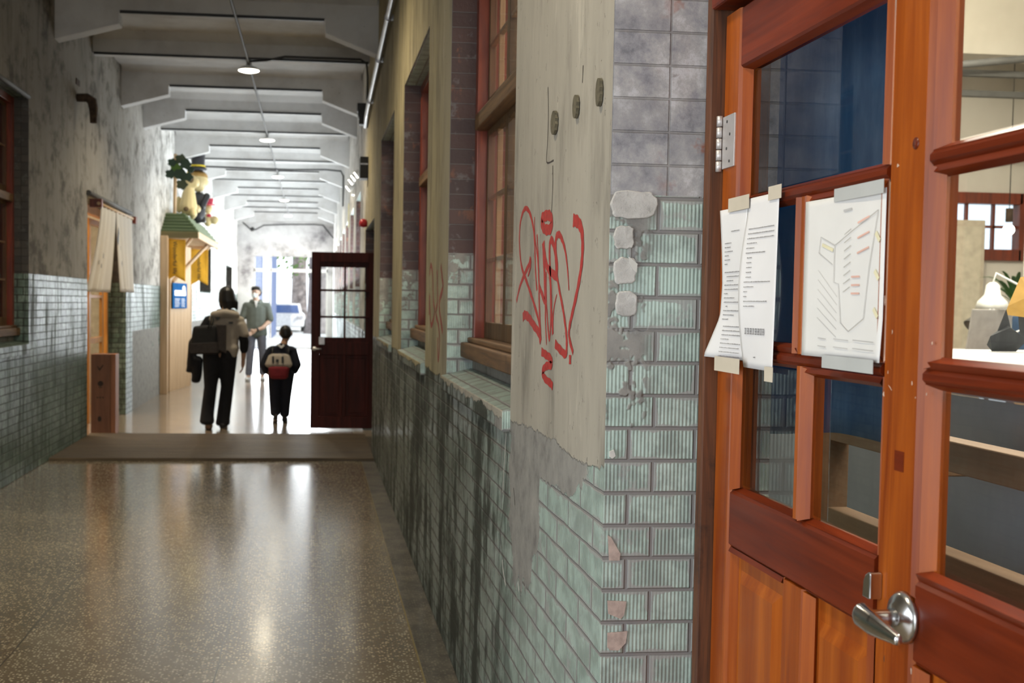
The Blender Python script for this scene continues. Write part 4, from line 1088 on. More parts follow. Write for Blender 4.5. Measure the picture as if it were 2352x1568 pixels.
blob('toy_body', [[(0, 0, .12, (.13, .12, .14)), (.02, 0, .40, (.14, .13, .14))]], m_toyb, hm, .012)
blob('toy_head', [[(.0, 0, .72, (.18, .17, .19))], [(-.02, -.17, .7, (.03, .03, .04))]], m_toy, hm, .012)
blob('toy_hair', [[(0, 0.01, .80, (.175, .165, .11))]], flat('tan paint', (.35, .2, .05), .5), hm, .012)
latheo('top_hat', [(0, .90), (.155, .90), (.155, .955), (.125, .955), (.115, 1.05), (.135, 1.25), (0, 1.25)], m_toyb, hm, 28)
latheo('hat_band', [(.125, .97), (.130, .97), (.128, 1.0), (.123, 1.0)], m_toyy, hm, 28)
blob('toy_arm', [[(-.13, -.03, .46, .06), (-.16, -.15, .38, .045)], [(.16, -.03, .46, .06), (.10, -.17, .26, .045)]], m_toyb, hm, .01)
box('toy_leg', (-.12, -.01, -.06, .06, .0, .1), m_toyb, hm, .02); box('toy_leg', (.03, .14, -.06, .06, .0, .1), m_toyb, hm, .02)
for sx in (-.17, .0):
    blob('toy_hand', [[(sx, -.2, .38 if sx else .22, .055 if sx else .075)]], m_toy, hm, .01)
sm = empty('wooden_toy', (XL+.44, 21.6, 2.86), 0, 'small wooden toy figure in a red hat at the far end of the canopy', 'figure')
blob('toy_body', [[(0, 0, .1, (.08, .08, .1)), (0, 0, .2, (.06, .06, .06))], [(0, 0, .33, (.085, .08, .085))], [(.12, -.03, .12, (.08, .05, .08))]], m_toy, sm, .01)
latheo('red_hat', [(0, .40), (.13, .40), (.13, .415), (.08, .415), (.10, .52), (0, .52)], m_toyr, sm, 24)
blob('toy_bow', [[(.02, -.07, .2, (.05, .03, .03))]], m_toyr, sm, .01)
# painted wooden tree on the canopy end
trr = empty('wooden_tree', (XL+.17, 18.75, 2.88), 0, 'pole with dark and bright green leaf shapes at the near end of the canopy', 'plant')
tubeo('trunk', [(.0, .0, 0), (.01, 0, .95)], .028, m_pine, trr, 8)
m_leafs = [flat('dark green paint', (.012, .03, .012), .7), flat('leaf green paint', (.08, .16, .01), .6), flat('olive paint', (.04, .05, .02), .7)]
for i, (x, z, r_, mi) in enumerate([(.02, .72, .09, 1), (.10, .62, .10, 0), (.18, .78, .09, 0), (.12, .46, .09, 2), (-.06, .62, .08, 0), (.22, .58, .08, 0), (.1, .86, .09, 2), (.26, .70, .06, 0), (-.03, .8, .07, 0)]):
    pts = [(x+r_*math.cos(k*PI/7)*(1+.18*math.cos(5*k*PI/7)), z+r_*.9*math.sin(k*PI/7)*(1+.18*math.cos(5*k*PI/7))) for k in range(14)]
    yy = -.06-.03*(i % 3); prismo('leaf', pts, yy, yy+.015, m_leafs[mi], trr)
# notices on the far left wall
o = box('wall_notice', (0, .01, 0, .35, 0, .25), m_white_g); o.location = (XL+.002, 24.0, 1.45); tag(o, 'small white notice on the far left tiles behind the stall', 'notice')
# ------------------------------------------------------------------ people
m_skin = flat('skin', (.45, .26, .17), .55, 0, .06, 10)
m_skin2 = flat('light skin', (.62, .42, .32), .55, 0, .06, 10)
m_hair = flat('black hair', (.008, .007, .007), .45, 0, .3, 60, .3)
m_blackc = flat('black cloth', (.009, .009, .012), .9, 0, .2, 20, .2)
m_navy = flat('navy cloth', (.008, .010, .02), .9, 0, .2, 20, .2)
m_cream = flat('cream cloth', (.42, .37, .31), .9, 0, .08, 8, .2)
m_bag = flat('black bag canvas', (.012, .012, .013), .8, 0, .2, 30)
m_bagg = flat('brown grey bag canvas', (.055, .045, .042), .85, 0, .2, 40)
m_shirt = flat('grey green cotton', (.14, .16, .14), .9, 0, .12, 12, .2)
m_jean = flat('grey blue denim', (.16, .17, .22), .9, 0, .12, 20, .2)
m_shoe = flat('white shoe', (.8, .8, .8), .6)
m_dshoe = flat('dark shoe', (.02, .018, .018), .6)
m_sole = flat('tan shoe sole', (.35, .26, .17), .7)
m_mask = flat('pale face mask', (.68, .75, .77), .8)

def hand(wrist, direction, side, s=1.0, curl=.5, thumb=1):
    """prims for a relaxed hand: direction = where fingers point, side = across the palm towards the thumb"""
    d = Vector(direction).normalized(); t = Vector(side).normalized(); t = (t-d*t.dot(d)).normalized(); nrm = d.cross(t)*thumb
    w = Vector(wrist); out = []
    palm = w+d*.05*s
    out.append([(*w, .024*s), (*(palm+t*.012*s), .024*s)]); out.append([(*w, .024*s), (*(palm-t*.018*s), .022*s)])
    out.append([(*(palm+t*.014*s), .021*s), (*(palm-t*.02*s+d*.02*s), .018*s)])
    for k, (o, l) in enumerate([(.028, .072), (.009, .080), (-.010, .074), (-.028, .058)]):
        b = w+d*.085*s+t*o*s; m = b+(d*math.cos(curl*.5)+nrm*math.sin(curl*.5))*l*.45*s
        e = m+(d*math.cos(curl*1.3)+nrm*math.sin(curl*1.3))*l*.5*s
        out.append([(*b, .0098*s), (*m, .009*s), (*e, .0075*s)])
    b = w+d*.025*s+t*.022*s; m = b+(d*.7+t*.75).normalized()*.035*s; e = m+(d*.95+t*.25+nrm*.3).normalized()*.03*s
    out.append([(*b, .012*s), (*m, .011*s), (*e, .0085*s)])
    return out
def headp(c, r, face, s=1.0):
    """head with brow, nose, chin and ears; face = horizontal direction it looks"""
    f = Vector((face[0], face[1], 0)).normalized(); l = Vector((-f.y, f.x, 0)); c = Vector(c)
    def P(a, b, z): return tuple(c+f*a*s+l*b*s+Vector((0, 0, z*s)))
    return [[(*P(0, 0, .02), (.076*s, .086*s, .095*s) if abs(f.y) > .5 else (.086*s, .076*s, .095*s)), (*P(.022, 0, -.055), .052*s), (*P(.035, 0, -.088), .03*s)],
            [(*P(.072, 0, .01), .012*s), (*P(.092, 0, -.018), .014*s)],
            [(*P(.066, .03, .03), .012*s), (*P(.066, -.03, .03), .012*s)],
            [(*P(.072, .016, -.052), .007*s), (*P(.072, -.016, -.052), .007*s)],
            [(*P(-.005, .078, .01), .016*s), (*P(-.003, .08, -.02), .011*s)], [(*P(-.005, -.078, .01), .016*s), (*P(-.003, -.08, -.02), .011*s)]]
def eyes(parent, c, face, s=1.0):
    f = Vector((face[0], face[1], 0)).normalized(); l = Vector((-f.y, f.x, 0)); c = Vector(c); bm = bmesh.new()
    for k in (-1, 1): hull(bm, ell(c+f*.078*s+l*k*.030*s+Vector((0, 0, .014*s)), (.010*s, .010*s, .006*s), 8, 6))
    link('eyes', bm, m_black, parent)
# --- woman walking away
wo = empty('person', (-1.1, 13.4, 0), 0, 'person walking away in a cream hooded vest over black with a shoulder bag', 'person')
hc = (.10, .03, 1.53)
pr = headp(hc, 0, (0, 1))
pr += [[(.09, .02, 1.46, .05), (.08, .0, 1.36, .055), (.07, .0, 1.27, (.13, .085, .08))],
       [(-.08, 0, 1.27, .05), (.22, 0, 1.27, .05)],
       [(.07, 0, 1.24, (.15, .09, .08)), (.05, 0, 1.0, (.125, .085, .1)), (.03, 0, .88, (.15, .095, .1))],
       [(-.05, -.0, .84, .085), (-.07, -.03, .48, .052), (-.10, -.12, .12, .035)], [(.10, .02, .84, .085), (.10, .06, .47, .052), (.07, .05, .1, .035)],
       [(-.10, -.12, .12, .035), (-.10, -.07, .04, .03)], [(.07, .05, .1, .035), (.07, .14, .035, .03)],
       [(.24, 0, 1.25, .05), (.285, -.01, 1.03, .038), (.285, .05, .86, .03), (.28, .06, .80, .024)],
       [(-.12, 0, 1.24, .05), (-.21, .02, 1.02, .038), (-.16, .18, .92, .03), (-.14, .2, .9, .024)]]
pr += hand((.28, .06, .80), (-.05, .15, -1), (0, 1, 0), 1.0, .5, -1) + hand((-.14, .2, .9), (.6, .4, -.3), (0, 0, 1), 1.0, .9, 1)
blob('body', pr, m_skin, wo, .0062, 2); eyes(wo, hc, (0, 1))
blob('hair', [[(.09, .01, 1.575, (.093, .095, .09)), (.10, -.005, 1.49, (.108, .088, .07)), (.125, -.015, 1.43, (.085, .06, .03))], [(.04, .0, 1.46, .04), (.03, .01, 1.415, .018)], [(.19, -.01, 1.47, .035), (.205, -.02, 1.40, .016)], [(.12, -.05, 1.43, .03), (.13, -.05, 1.39, .016)], [(.07, -.04, 1.44, .03), (.07, -.05, 1.40, .014)]], m_hair, wo, .008, 2)
blob('trousers', [[(-.06, 0, .93, (.12, .115, .06)), (-.07, 0, .83, (.115, .125, .09)), (-.085, -.03, .5, (.077, .085, .06)), (-.115, -.12, .17, (.078, .10, .05)), (-.115, -.13, .10, (.085, .115, .04))],
                  [(.10, 0, .93, (.12, .115, .06)), (.10, .01, .83, (.115, .125, .09)), (.10, .05, .5, (.077, .085, .06)), (.055, .05, .12, (.08, .10, .05)), (.05, .05, .06, (.085, .11, .035))],
                  [(-.04, 0, .95, (.12, .11, .06)), (.1, 0, .95, (.12, .11, .06))]], m_blackc, wo, .011, 4)
def shoe(name, parent, x, y, z, yaw, mat, sole, L=.26, pitch=0, W=.045):
    r = empty(name, (x, y, z), yaw); r.rotation_euler = (pitch, 0, yaw); r.parent = parent
    blob('shoe_upper', [[(0, -.07, .045, (W*.85, .05, .042)), (0, .05, .035, (W, .06, .032)), (0, L-.13, .028, (W*.85, .045, .024))], [(0, -.06, .07, (W*.8, .045, .035))]], mat, r, .008, 2)
    bm = bmesh.new(); prism(bm, [(W*1.02*math.sin(a)*(1 if math.cos(a) > 0 else .85), .03+(L/2)*math.cos(a)) for a in [2*PI*k/20 for k in range(20)]], 0, .022, 'xy'); link('shoe_sole', bm, sole, r, bevel=.004)
shoe('shoe', wo, -.095, -.12, .055, .1, m_dshoe, m_sole, pitch=-.55); shoe('shoe', wo, .055, .05, .0, -.05, m_dshoe, m_sole)
blob('hooded_vest', [[(-.06, 0, 1.27, (.075, .085, .05)), (.21, 0, 1.27, (.09, .085, .055))],
                     [(.08, 0, 1.23, (.20, .105, .08)), (.07, 0, 1.05, (.165, .11, .08)), (.08, 0, .93, (.145, .12, .07))],
                     [(.24, 0, 1.22, (.08, .085, .05)), (.29, -.01, 1.10, (.068, .07, .04))],
                     [(.13, 0, .95, (.11, .12, .06)), (.17, 0, .86, (.045, .10, .035))],
                     [(-.05, -.06, 1.33, .045), (.08, -.10, 1.35, .05), (.20, -.06, 1.33, .045)], [(0, .03, 1.36, .04), (.16, .03, 1.36, .04)]], m_cream, wo, .011, 4)
prismo('vest_print', [(-.035, 1.305), (.03, 1.305), (.015, 1.275), (-.01, 1.265)], -.155, -.13, m_black, wo); prismo('vest_print', [(.12, 1.25), (.175, 1.255), (.17, 1.23), (.13, 1.23)], -.145, -.115, m_black, wo)
blob('sleeve', [[(-.11, 0, 1.25, .07), (-.17, 0, 1.14, .072), (-.22, .02, 1.0, .06), (-.18, .16, .93, .05)]], m_blackc, wo, .011, 3)
blob('sleeve', [[(.265, -.01, 1.13, .055), (.295, -.01, 1.02, .056), (.29, .02, .93, .05)]], m_blackc, wo, .011, 3)
cj = empty('draped_jacket', (-1.1, 13.4, 0), 0, 'black jacket draped over the left arm of the person in the cream vest', 'jacket')
blob('jacket_cloth', [[(-.20, .08, 1.10, (.08, .09, .05)), (-.28, .05, 1.0, (.07, .09, .05)), (-.31, .05, .85, (.05, .10, .05)), (-.28, .05, .74, (.09, .09, .03))], [(-.24, .02, .8, (.06, .07, .05)), (-.25, .04, .62, (.06, .06, .04)), (-.26, .04, .56, (.055, .05, .03))], [(-.3, .06, .78, (.06, .06, .04)), (-.33, .06, .67, (.05, .05, .02))]], m_blackc, cj, .011, 3)
bg = empty('shoulder_bag', (-1.1, 13.4, 0), 0, 'large black tote bag with a brown grey panel on the walker in the cream vest', 'bag')
blob('bag_body', [['H', (-.24, -.13, 1.17, (.04, .05, .03)), (.0, -.16, 1.19, (.05, .05, .03)), (.0, -.17, .93, (.06, .06, .05)), (-.27, -.14, .92, (.05, .06, .05))]], m_bag, bg, .011, 3)
prismo('bag_panel', [(-.01, 1.225), (.10, 1.225), (.10, .89), (.02, .93)], -.245, -.13, m_bagg, bg, 'xz', .01)
prismo('bag_band', [(-.30, 1.0), (.02, 1.02), (.02, .90), (-.30, .89)], -.235, -.215, m_bagg, bg, 'xz', .004)
for dx in (0, .03): tubeo('bag_strap', [(-.10+dx, -.20, 1.18), (-.08+dx, -.14, 1.26), (-.07+dx*.6, -.06, 1.335), (-.07, .08, 1.30), (-.08, .12, 1.15)], .010, m_bag, bg, 8)
# --- boy
by = empty('person', (-.40, 14.1, 0), 0, 'small child walking away in navy clothes with a cream and red backpack', 'person')
hb = (.055, .03, 1.10)
pr = headp(hb, 0, (.12, 1), .92)
pr += [[(.05, .01, 1.03, .04), (.03, 0, .96, .045), (.01, 0, .90, (.10, .07, .06))], [(-.10, 0, .90, .04), (.12, 0, .90, .04)],
       [(.0, 0, .88, (.12, .075, .06)), (.0, 0, .65, (.105, .08, .08)), (.0, 0, .58, (.12, .085, .07))],
       [(-.06, 0, .56, .07), (-.07, -.01, .32, .045), (-.06, -.04, .09, .03)], [(.065, .01, .56, .07), (.06, .03, .32, .045), (.05, .05, .07, .03)],
       [(-.06, -.04, .09, .03), (-.06, .02, .04, .025)], [(.05, .05, .07, .03), (.05, .12, .03, .025)],
       [(-.13, 0, .89, .04), (-.2, -.02, .72, .032), (-.18, .08, .62, .025)], [(.14, 0, .89, .04), (.18, -.02, .72, .032), (.16, .08, .62, .025)]]
pr += hand((-.18, .08, .62), (.4, .7, -.3), (0, 0, 1), .72, .8, 1) + hand((.16, .08, .62), (-.4, .7, -.3), (0, 0, 1), .72, .8, -1)
blob('body', pr, m_skin, by, .006, 2); eyes(by, hb, (.12, 1), .92)
blob('hair', [[(.052, .015, 1.135, (.074, .078, .072)), (.055, .0, 1.08, (.070, .062, .045))]], m_hair, by, .008, 3)
blob('jacket', [[(-.10, 0, .90, (.06, .07, .05)), (.12, 0, .90, (.06, .07, .05))], [(0, 0, .90, (.135, .09, .06)), (0, 0, .68, (.135, .10, .08)), (0, 0, .58, (.135, .105, .06))],
                [(.02, 0, .95, (.07, .06, .04)), (.01, 0, .9, (.12, .08, .04))],
                [(-.13, 0, .88, .058), (-.205, -.02, .72, .056), (-.19, .06, .64, .042)], [(.145, 0, .88, .058), (.195, -.02, .72, .056), (.17, .06, .64, .042)]], m_navy, by, .01, 4)
blob('trousers', [[(-.06, 0, .60, (.10, .10, .06)), (-.07, 0, .50, (.085, .09, .08)), (-.075, -.01, .32, (.068, .07, .06)), (-.065, -.04, .12, (.062, .065, .04))],
                  [(.07, 0, .60, (.10, .10, .06)), (.07, .01, .50, (.085, .09, .08)), (.062, .03, .32, (.068, .07, .06)), (.05, .04, .10, (.06, .065, .04))]], m_navy, by, .01, 4)
shoe('shoe', by, -.06, -.02, .02, .1, m_dshoe, m_sole, .19, -.3, .034); shoe('shoe', by, .05, .06, .0, -.1, m_dshoe, m_sole, .19, 0, .034)
prismo('jacket_print', [(-.06, .965), (-.015, .975), (-.0, .95), (.03, .975), (.045, .955), (.01, .925), (-.01, .93), (-.02, .945)], -.105, -.07, m_white_g, by)
bp = empty('backpack', (-.40, 14.1, 0), 0, 'cream backpack with black buckles and a red lower half on the child', 'backpack')
blob('backpack_top', [['H', (-.08, -.13, .82, (.075, .06, .04)), (.04, -.13, .82, (.075, .06, .04)), (-.1, -.15, .73, (.09, .06, .05)), (.06, -.15, .73, (.085, .06, .05))]], m_cream, bp, .01, 3)
blob('backpack_base', [['H', (-.09, -.16, .68, (.06, .06, .04)), (.05, -.16, .68, (.06, .06, .04)), (-.08, -.16, .59, (.055, .055, .04)), (.04, -.16, .59, (.055, .055, .04))]], flat('dark red canvas', (.2, .012, .02), .85, 0, .15, 20), bp, .01, 3)
for x in (-.09, .025): box('backpack_buckle', (x-.012, x+.012, -.222, -.19, .75, .83), m_black, bp, .003)
box('backpack_patch', (-.055, -.02, -.222, -.2, .76, .795), m_black, bp, .002)
for x in (-.1, .09): tubeo('backpack_strap', [(x, -.1, .84), (x, -.05, .93), (x, .08, .9), (x*1.2, .1, .72), (x*1.3, .0, .62)], .014, m_black, bp, 8)
# --- man facing the camera
ma = empty('person', (-1.08, 21.65, 0), 0, 'masked adult walking towards the camera in a grey green shirt and jeans', 'person')
fd = (-.55, -1); hm_ = (-.01, -.02, 1.645)
pr = headp(hm_, 0, fd)
pr += [[(-.01, 0, 1.57, .055), (0, 0, 1.48, .06), (0, .0, 1.40, (.15, .09, .08))], [(-.17, 0, 1.41, .055), (.17, 0, 1.41, .055)],
       [(0, 0, 1.36, (.17, .10, .1)), (0, 0, 1.08, (.14, .09, .1)), (0, 0, .95, (.15, .10, .1))],
       [(-.09, 0, .90, .09), (-.10, -.05, .50, .058), (-.13, -.06, .10, .038)], [(.09, 0, .90, .09), (.11, .02, .50, .058), (.12, .10, .10, .038)],
       [(-.13, -.06, .1, .038), (-.14, -.14, .04, .03)], [(.12, .1, .1, .038), (.12, .0, .04, .03)],
       [(.20, 0, 1.40, .055), (.25, .0, 1.12, .044), (.12, -.16, .99, .036), (.0, -.2, .95, .026)], [(-.20, 0, 1.40, .055), (-.27, .0, 1.13, .044), (-.35, -.12, .95, .034), (-.36, -.18, .90, .026)]]
pr += hand((.0, -.2, .95), (-.8, -.1, -.55), (-.3, 0, 1), 1.05, .5, -1) + hand((-.36, -.18, .9), (-.2, -.3, -1), (0, -1, .2), 1.05, .5, 1)
blob('body', pr, m_skin2, ma, .0065, 2); eyes(ma, hm_, fd)
blob('hair', [[(-.012, -.01, 1.715, (.092, .094, .06)), (.02, .03, 1.67, (.085, .075, .07))], [(-.045, -.055, 1.735, (.05, .04, .03)), (.02, -.07, 1.735, (.05, .03, .03))], [(.03, .05, 1.62, (.055, .045, .04))]], m_hair, ma, .008, 2)
F = Vector((-.48, -.87, 0)); LL = Vector((.87, -.48, 0)); hv = Vector(hm_)
def FP(a, b, z): return tuple(hv+F*a+LL*b+Vector((0, 0, z)))
blob('face_mask', [[(*FP(.062, 0, -.012), (.035, .035, .03)), (*FP(.05, 0, -.065), (.052, .05, .03))], [(*FP(.045, .045, -.03), .025), (*FP(.045, -.045, -.03), .025)]], m_mask, ma, .007, 3)
tubeo('mask_strap', [FP(.04, .07, -.03), FP(0, .086, .0), FP(-.01, .084, .02)], .003, m_mask, ma, 6); tubeo('mask_strap', [FP(.04, -.07, -.03), FP(0, -.086, .0), FP(-.01, -.084, .02)], .003, m_mask, ma, 6)
tubeo('glasses', [FP(.0, .085, .02), FP(.075, .055, .02), FP(.092, .03, .015), FP(.095, 0, .02), FP(.092, -.03, .015), FP(.075, -.055, .02), FP(0, -.085, .02)], .0022, m_black, ma, 6)
blob('shirt', [[(-.16, 0, 1.41, (.08, .085, .06)), (.16, 0, 1.41, (.08, .085, .06))], [(0, 0, 1.38, (.20, .12, .08)), (0, 0, 1.1, (.185, .12, .1)), (.01, 0, .86, (.20, .135, .06))],
               [(-.19, 0, 1.40, .072), (-.25, 0, 1.20, .068)], [(.20, 0, 1.40, .072), (.255, 0, 1.16, .070)],
               [(-.05, -.07, 1.47, .03), (-.1, -.02, 1.49, .03), (0, .05, 1.5, .035), (.09, -.02, 1.49, .03), (.05, -.07, 1.46, .03)]], m_shirt, ma, .011, 4)
prismo('undershirt', [(-.035, 1.5), (.035, 1.5), (.0, 1.36)], -.132, -.09, m_white_g, ma, 'xz', .004)
blob('jeans', [[(-.08, 0, .95, (.11, .11, .06)), (-.095, 0, .85, (.095, .11, .08)), (-.105, -.05, .5, (.075, .08, .06)), (-.13, -.06, .12, (.065, .07, .03))],
               [(.08, 0, .95, (.11, .11, .06)), (.095, 0, .85, (.095, .11, .08)), (.115, .02, .5, (.075, .08, .06)), (.12, .1, .12, (.065, .07, .03))]], m_jean, ma, .011, 4)
shoe('shoe', ma, -.135, -.08, 0, PI-.1, m_shoe, m_shoe, .28, 0, .05); shoe('shoe', ma, .12, .08, .0, PI+.1, m_shoe, m_shoe, .28, 0, .05)
bm = bmesh.new(); tube(bm, [(.045, -.188, .966), (.018, -.196, .956)], .034, 14); link('wrist_watch', bm, m_black, ma)

# ------------------------------------------------------------------ things in the lit office
m_blue = NT('indigo cloth'); P_ = m_blue.obj(); nn = m_blue.noise(m_blue.mul(P_, (3, 3, .7)), 3, 5, .65)
b = m_blue.bsdf(m_blue.ramp(nn, [(.3, (.02, .055, .11)), (.5, (.06, .125, .2)), (.66, (.15, .24, .33))]), .9, 0, m_blue.bump(m_blue.noise(P_, 300, 2), .3, .001))
tr = m_blue.n('BsdfTranslucent'); tr.inputs[0].default_value = (.04, .13, .25, 1); mxs = m_blue.n('MixShader'); mxs.inputs[0].default_value = .45
m_blue.t.links.new(b.outputs[0], mxs.inputs[1]); m_blue.t.links.new(tr.outputs[0], mxs.inputs[2]); m_blue.t.links.new(mxs.outputs[0], m_blue.out.inputs[0]); m_blue = m_blue.m
cu = empty('blue_curtain', (.975, 1.74, 1.25), 0, 'indigo blue cloth hanging behind the glass of the left door leaf', 'curtain')
sheet('curtain_cloth', lambda u, v: Vector((.012*math.sin(u*16)+.02*math.sin(u*5)*(1-v), .86*u, (.0+.02*math.sin(u*6))*(1-v)+1.05*v)), 60, 20, m_blue, cu, .0015)
tubeo('curtain_rod', [(0, -.05, 1.05), (0, .95, 1.05)], .008, m_pine, cu, 8)
m_bluegrey = flat('blue grey panel', (.3, .32, .37), .8, 0, .08, 6)
ct = empty('display_counter', (1.45, .35, 0), 0, 'white topped display counter with blue grey panels behind the right door leaf', 'counter')
box('counter_body', (0, 1.15, 0, 3.35, .06, 1.33), m_bluegrey, ct, .004); box('counter_top', (-.02, 1.18, -.02, 3.4, 1.33, 1.368), m_white_g, ct, .004); box('plinth', (.04, 1.1, .04, 3.3, 0, .06), m_black, ct)
m_raw = wood('raw brown timber', (.16, .09, .045), (.27, .16, .085), .7, 1.0, axis=1)
rk = empty('timber_rack', (1.22, .6, 0), 0, 'raw brown timber frame standing in front of the counter', 'frame')
boxes('upright', [(0, .05, 1.98, 2.03, 0, 1.26)], m_raw, rk, .003); boxes('upright', [(0, .05, .02, .07, 0, 1.26)], m_raw, rk, .003)
box('rail', (0, .05, .07, 1.98, .97, 1.03), m_raw, rk, .003); box('rail', (0, .05, .07, 1.98, .3, .36), m_raw, rk, .003)
box('cross_rail', (.05, .2, 1.6, 1.64, 1.16, 1.22), m_raw, rk, .003)
box('top_rail', (0, .05, .07, 1.98, 1.19, 1.25), m_raw, rk, .003)
# folded paper animals on the counter
def lowpoly(name, pts, mat, label, loc, rz=0, parts=()):
    r = empty(name, loc, rz, label, 'paper model', 'folded paper animals on the counter')
    bm = bmesh.new(); hull(bm, [Vector(p) for p in pts]); link('folded_body', bm, mat, r)
    for nm, pp, mt in parts: bm = bmesh.new(); hull(bm, [Vector(p) for p in pp]); link(nm, bm, mt, r)
    return r
m_pk = flat('charcoal card', (.035, .037, .042), .75); m_pg = flat('golden card', (.62, .36, .08), .7); m_pw = flat('white card', (.72, .71, .7), .7)
p = at(2298, 800, 1, 3.55)
lowpoly('paper_animal', [(-.03, 0, 0), (.055, 0, 0), (.075, -.03, .04), (-.05, -.02, .05), (-.03, .03, .02), (0, -.05, .08), (.03, .02, .09)], m_pk, 'small charcoal folded paper animal with pointed ears on the counter', (p.x, 3.55, 1.369), 0,
    [('folded_ear', [(-.02, -.01, .06), (.03, -.01, .07), (0, .02, .07), (.015, 0, .14)], m_pk)])
lowpoly('paper_animal', [(-.06, 0, .0), (.1, 0, .0), (-.07, -.04, .06), (.1, -.05, .1), (-.02, .03, .12), (.07, .0, .15)], m_pw, 'white folded paper animal on the counter at the right edge', (p.x+.11, 3.3, 1.369), .2)
lowpoly('paper_animal', [(-.08, 0, .0), (.1, 0, -.02), (-.09, -.03, .03), (.1, -.05, .12), (-.01, .03, .13), (.08, .0, .15), (-.02, -.06, .07)], m_pg, 'golden folded paper animal perched behind the charcoal one', (p.x+.175, 3.68, 1.49), 0,
    [('folded_leg', [(-.02, 0, -.1), (.05, 0, -.1), (.06, 0, .02), (-.03, 0, .02), (.0, .05, 0)], m_pk), ('folded_head', [(.03, 0, .16), (.1, 0, .14), (.06, -.03, .22), (.12, .0, .27), (.09, .03, .2)], m_pk)])
bgm = NT('clear purple plastic'); pn_ = bgm.noise(bgm.obj(), 25, 4, .6, 1); bb = bgm.bsdf(bgm.ramp(pn_, [(.4, (.35, .22, .5)), (.52, (.75, .72, .78)), (.65, (.85, .84, .85))]), .15, 0, bgm.bump(pn_, .8, .01))
pb = empty('plastic_bag', (p.x+.02, 2.9, 1.37), 0, 'crumpled clear and purple plastic bag on the front of the counter', 'bag')
blob('bag_film', [[(-.05, 0, .03, (.05, .05, .03)), (.1, 0, .03, (.08, .06, .035))], [(.06, 0, .03, (.05, .05, .05))]], bgm.m, pb, .008, 1)
# tall desk with laptop and lamps, 8 m away
dk = empty('tall_desk', (4.4, 7.7, 0), 0, 'tall wooden desk against the column carrying lamps and a laptop', 'desk')
box('desk_top', (0, .74, -.35, .45, 1.17, 1.21), m_sash, dk, .004)
for x in (.03, .66):
    for y in (-.3, .38): box('leg', (x, x+.05, y, y+.05, 0, 1.17), m_sash, dk)
lp = empty('laptop', (4.83, 7.75, 1.21), .15, 'open grey laptop seen from behind on the tall desk', 'laptop')
box('laptop_base', (-.16, .16, 0, .22, 0, .015), m_zincp, lp, .003)
o = box('laptop_lid', (-.18, .17, -.006, .006, 0, .30), flat('grey laptop lid', (.4, .38, .37), .5), lp, .004); o.rotation_euler = (.18, 0, 0); o.location = (0, 0, .01)
m_lampglow = flat('lit lamp inside', (1, .97, .9), .5, emit=(1, .95, .85), es=6)
def desklamp(loc, rz, sc, matl, label, tilt):
    r = empty('desk_lamp', loc, rz, label, 'lamp')
    tubeo('lamp_arm', [(.28*sc, 0, 0), (.28*sc, 0, .3*sc), (.02, 0, .42*sc), (0, 0, .36*sc)], .009, matl, r, 8)
    latheo('lamp_base', [(0, 0), (.09*sc, 0), (.09*sc, .015), (0, .02)], matl, r, 24, (.28*sc, 0, 0))
    bm = bmesh.new(); lathe(bm, [(.115, -.12), (.1, -.07), (.055, -.02), (.045, .05), (.02, .07), (0, .07)], 24, (0, 0, 0), cap=False); s = link('lamp_shade', bm, matl, r); s.location = (0, 0, .32*sc); s.rotation_euler = (0, tilt, 0)
    s.modifiers.new('thick', 'SOLIDIFY').thickness = .003
    bm = bmesh.new(); hull(bm, ell((0, 0, -.06), .04, 12, 8)); b_ = link('bulb', bm, m_lampglow, r); b_.location = s.location; b_.rotation_euler = (0, tilt, 0)
    return r
pl = at(2280, 668, 1, 7.8); desklamp((pl.x, 7.8, 1.21), 0, 1.35, m_white_g, 'white desk lamp with a round shade above the laptop', 0)
pl = at(2275, 712, 1, 8.0); desklamp((pl.x-.02, 8.0, 1.21), 0, .75, m_zinc, 'grey desk lamp tilted toward the laptop, lower of the two lamps', .7)
g = tubeo('cable', [(4.72, 7.4, 1.2), (4.74, 7.4, 1.27), (4.82, 7.4, 1.36), (4.95, 7.45, 1.40), (5.05, 7.5, 1.42)], .006, m_white_g); tag(g, 'white cable looping over the laptop on the tall desk', 'cable')
for i, (w, h, c, lab) in enumerate([(.05, .26, (.05, .1, .2), 'dark blue folder standing behind the lamps'), (.04, .2, (.3, .4, .1), 'yellow green folder standing behind the lamps'), (.05, .18, (.6, .55, .45), 'cream box file standing behind the lamps')]):
    o = box('folder', (0, w, 0, .2, 0, h), flat('folder %d' % i, c, .7), None, .003); o.location = (5.06+.055*i, 7.62, 1.21); tag(o, lab, 'folder')
pp = at(2322, 622, 1, 9.2)
pt = empty('palm_plant', (pp.x+.05, 9.2, 1.35), 0, 'spiky green palm plant in the lit room below the window', 'plant')
latheo('plant_pot', [(0, 0), (.09, 0), (.12, .2), (0, .2)], m_pw, pt, 20)
for k in range(26):
    a = k*2.4; l_ = .22+.08*random.random(); up = .35+.3*random.random(); bm = bmesh.new(); pv = None
    for s_ in range(7):
        t_ = s_/6; c_ = Vector((math.cos(a)*l_*t_, math.sin(a)*l_*t_, .2+up*t_-(.35*t_*t_))); sd_ = Vector((-math.sin(a), math.cos(a), 0))*.018*math.sin(PI*min(1, t_*.9+.1))
        cur_ = (bm.verts.new(c_+sd_), bm.verts.new(c_-sd_))
        if pv: bm.faces.new((pv[0], cur_[0], cur_[1], pv[1]))
        pv = cur_
    o = link('leaf', bm, flat('palm green', (.05, .14, .03), .6) if k == 0 else bpy.data.materials['palm green'], pt); o.modifiers.new('thick', 'SOLIDIFY').thickness = .002
ps = empty('plant_stand', (pp.x+.05, 9.2, 0), 0, 'narrow white stand under the palm plant', 'stand')
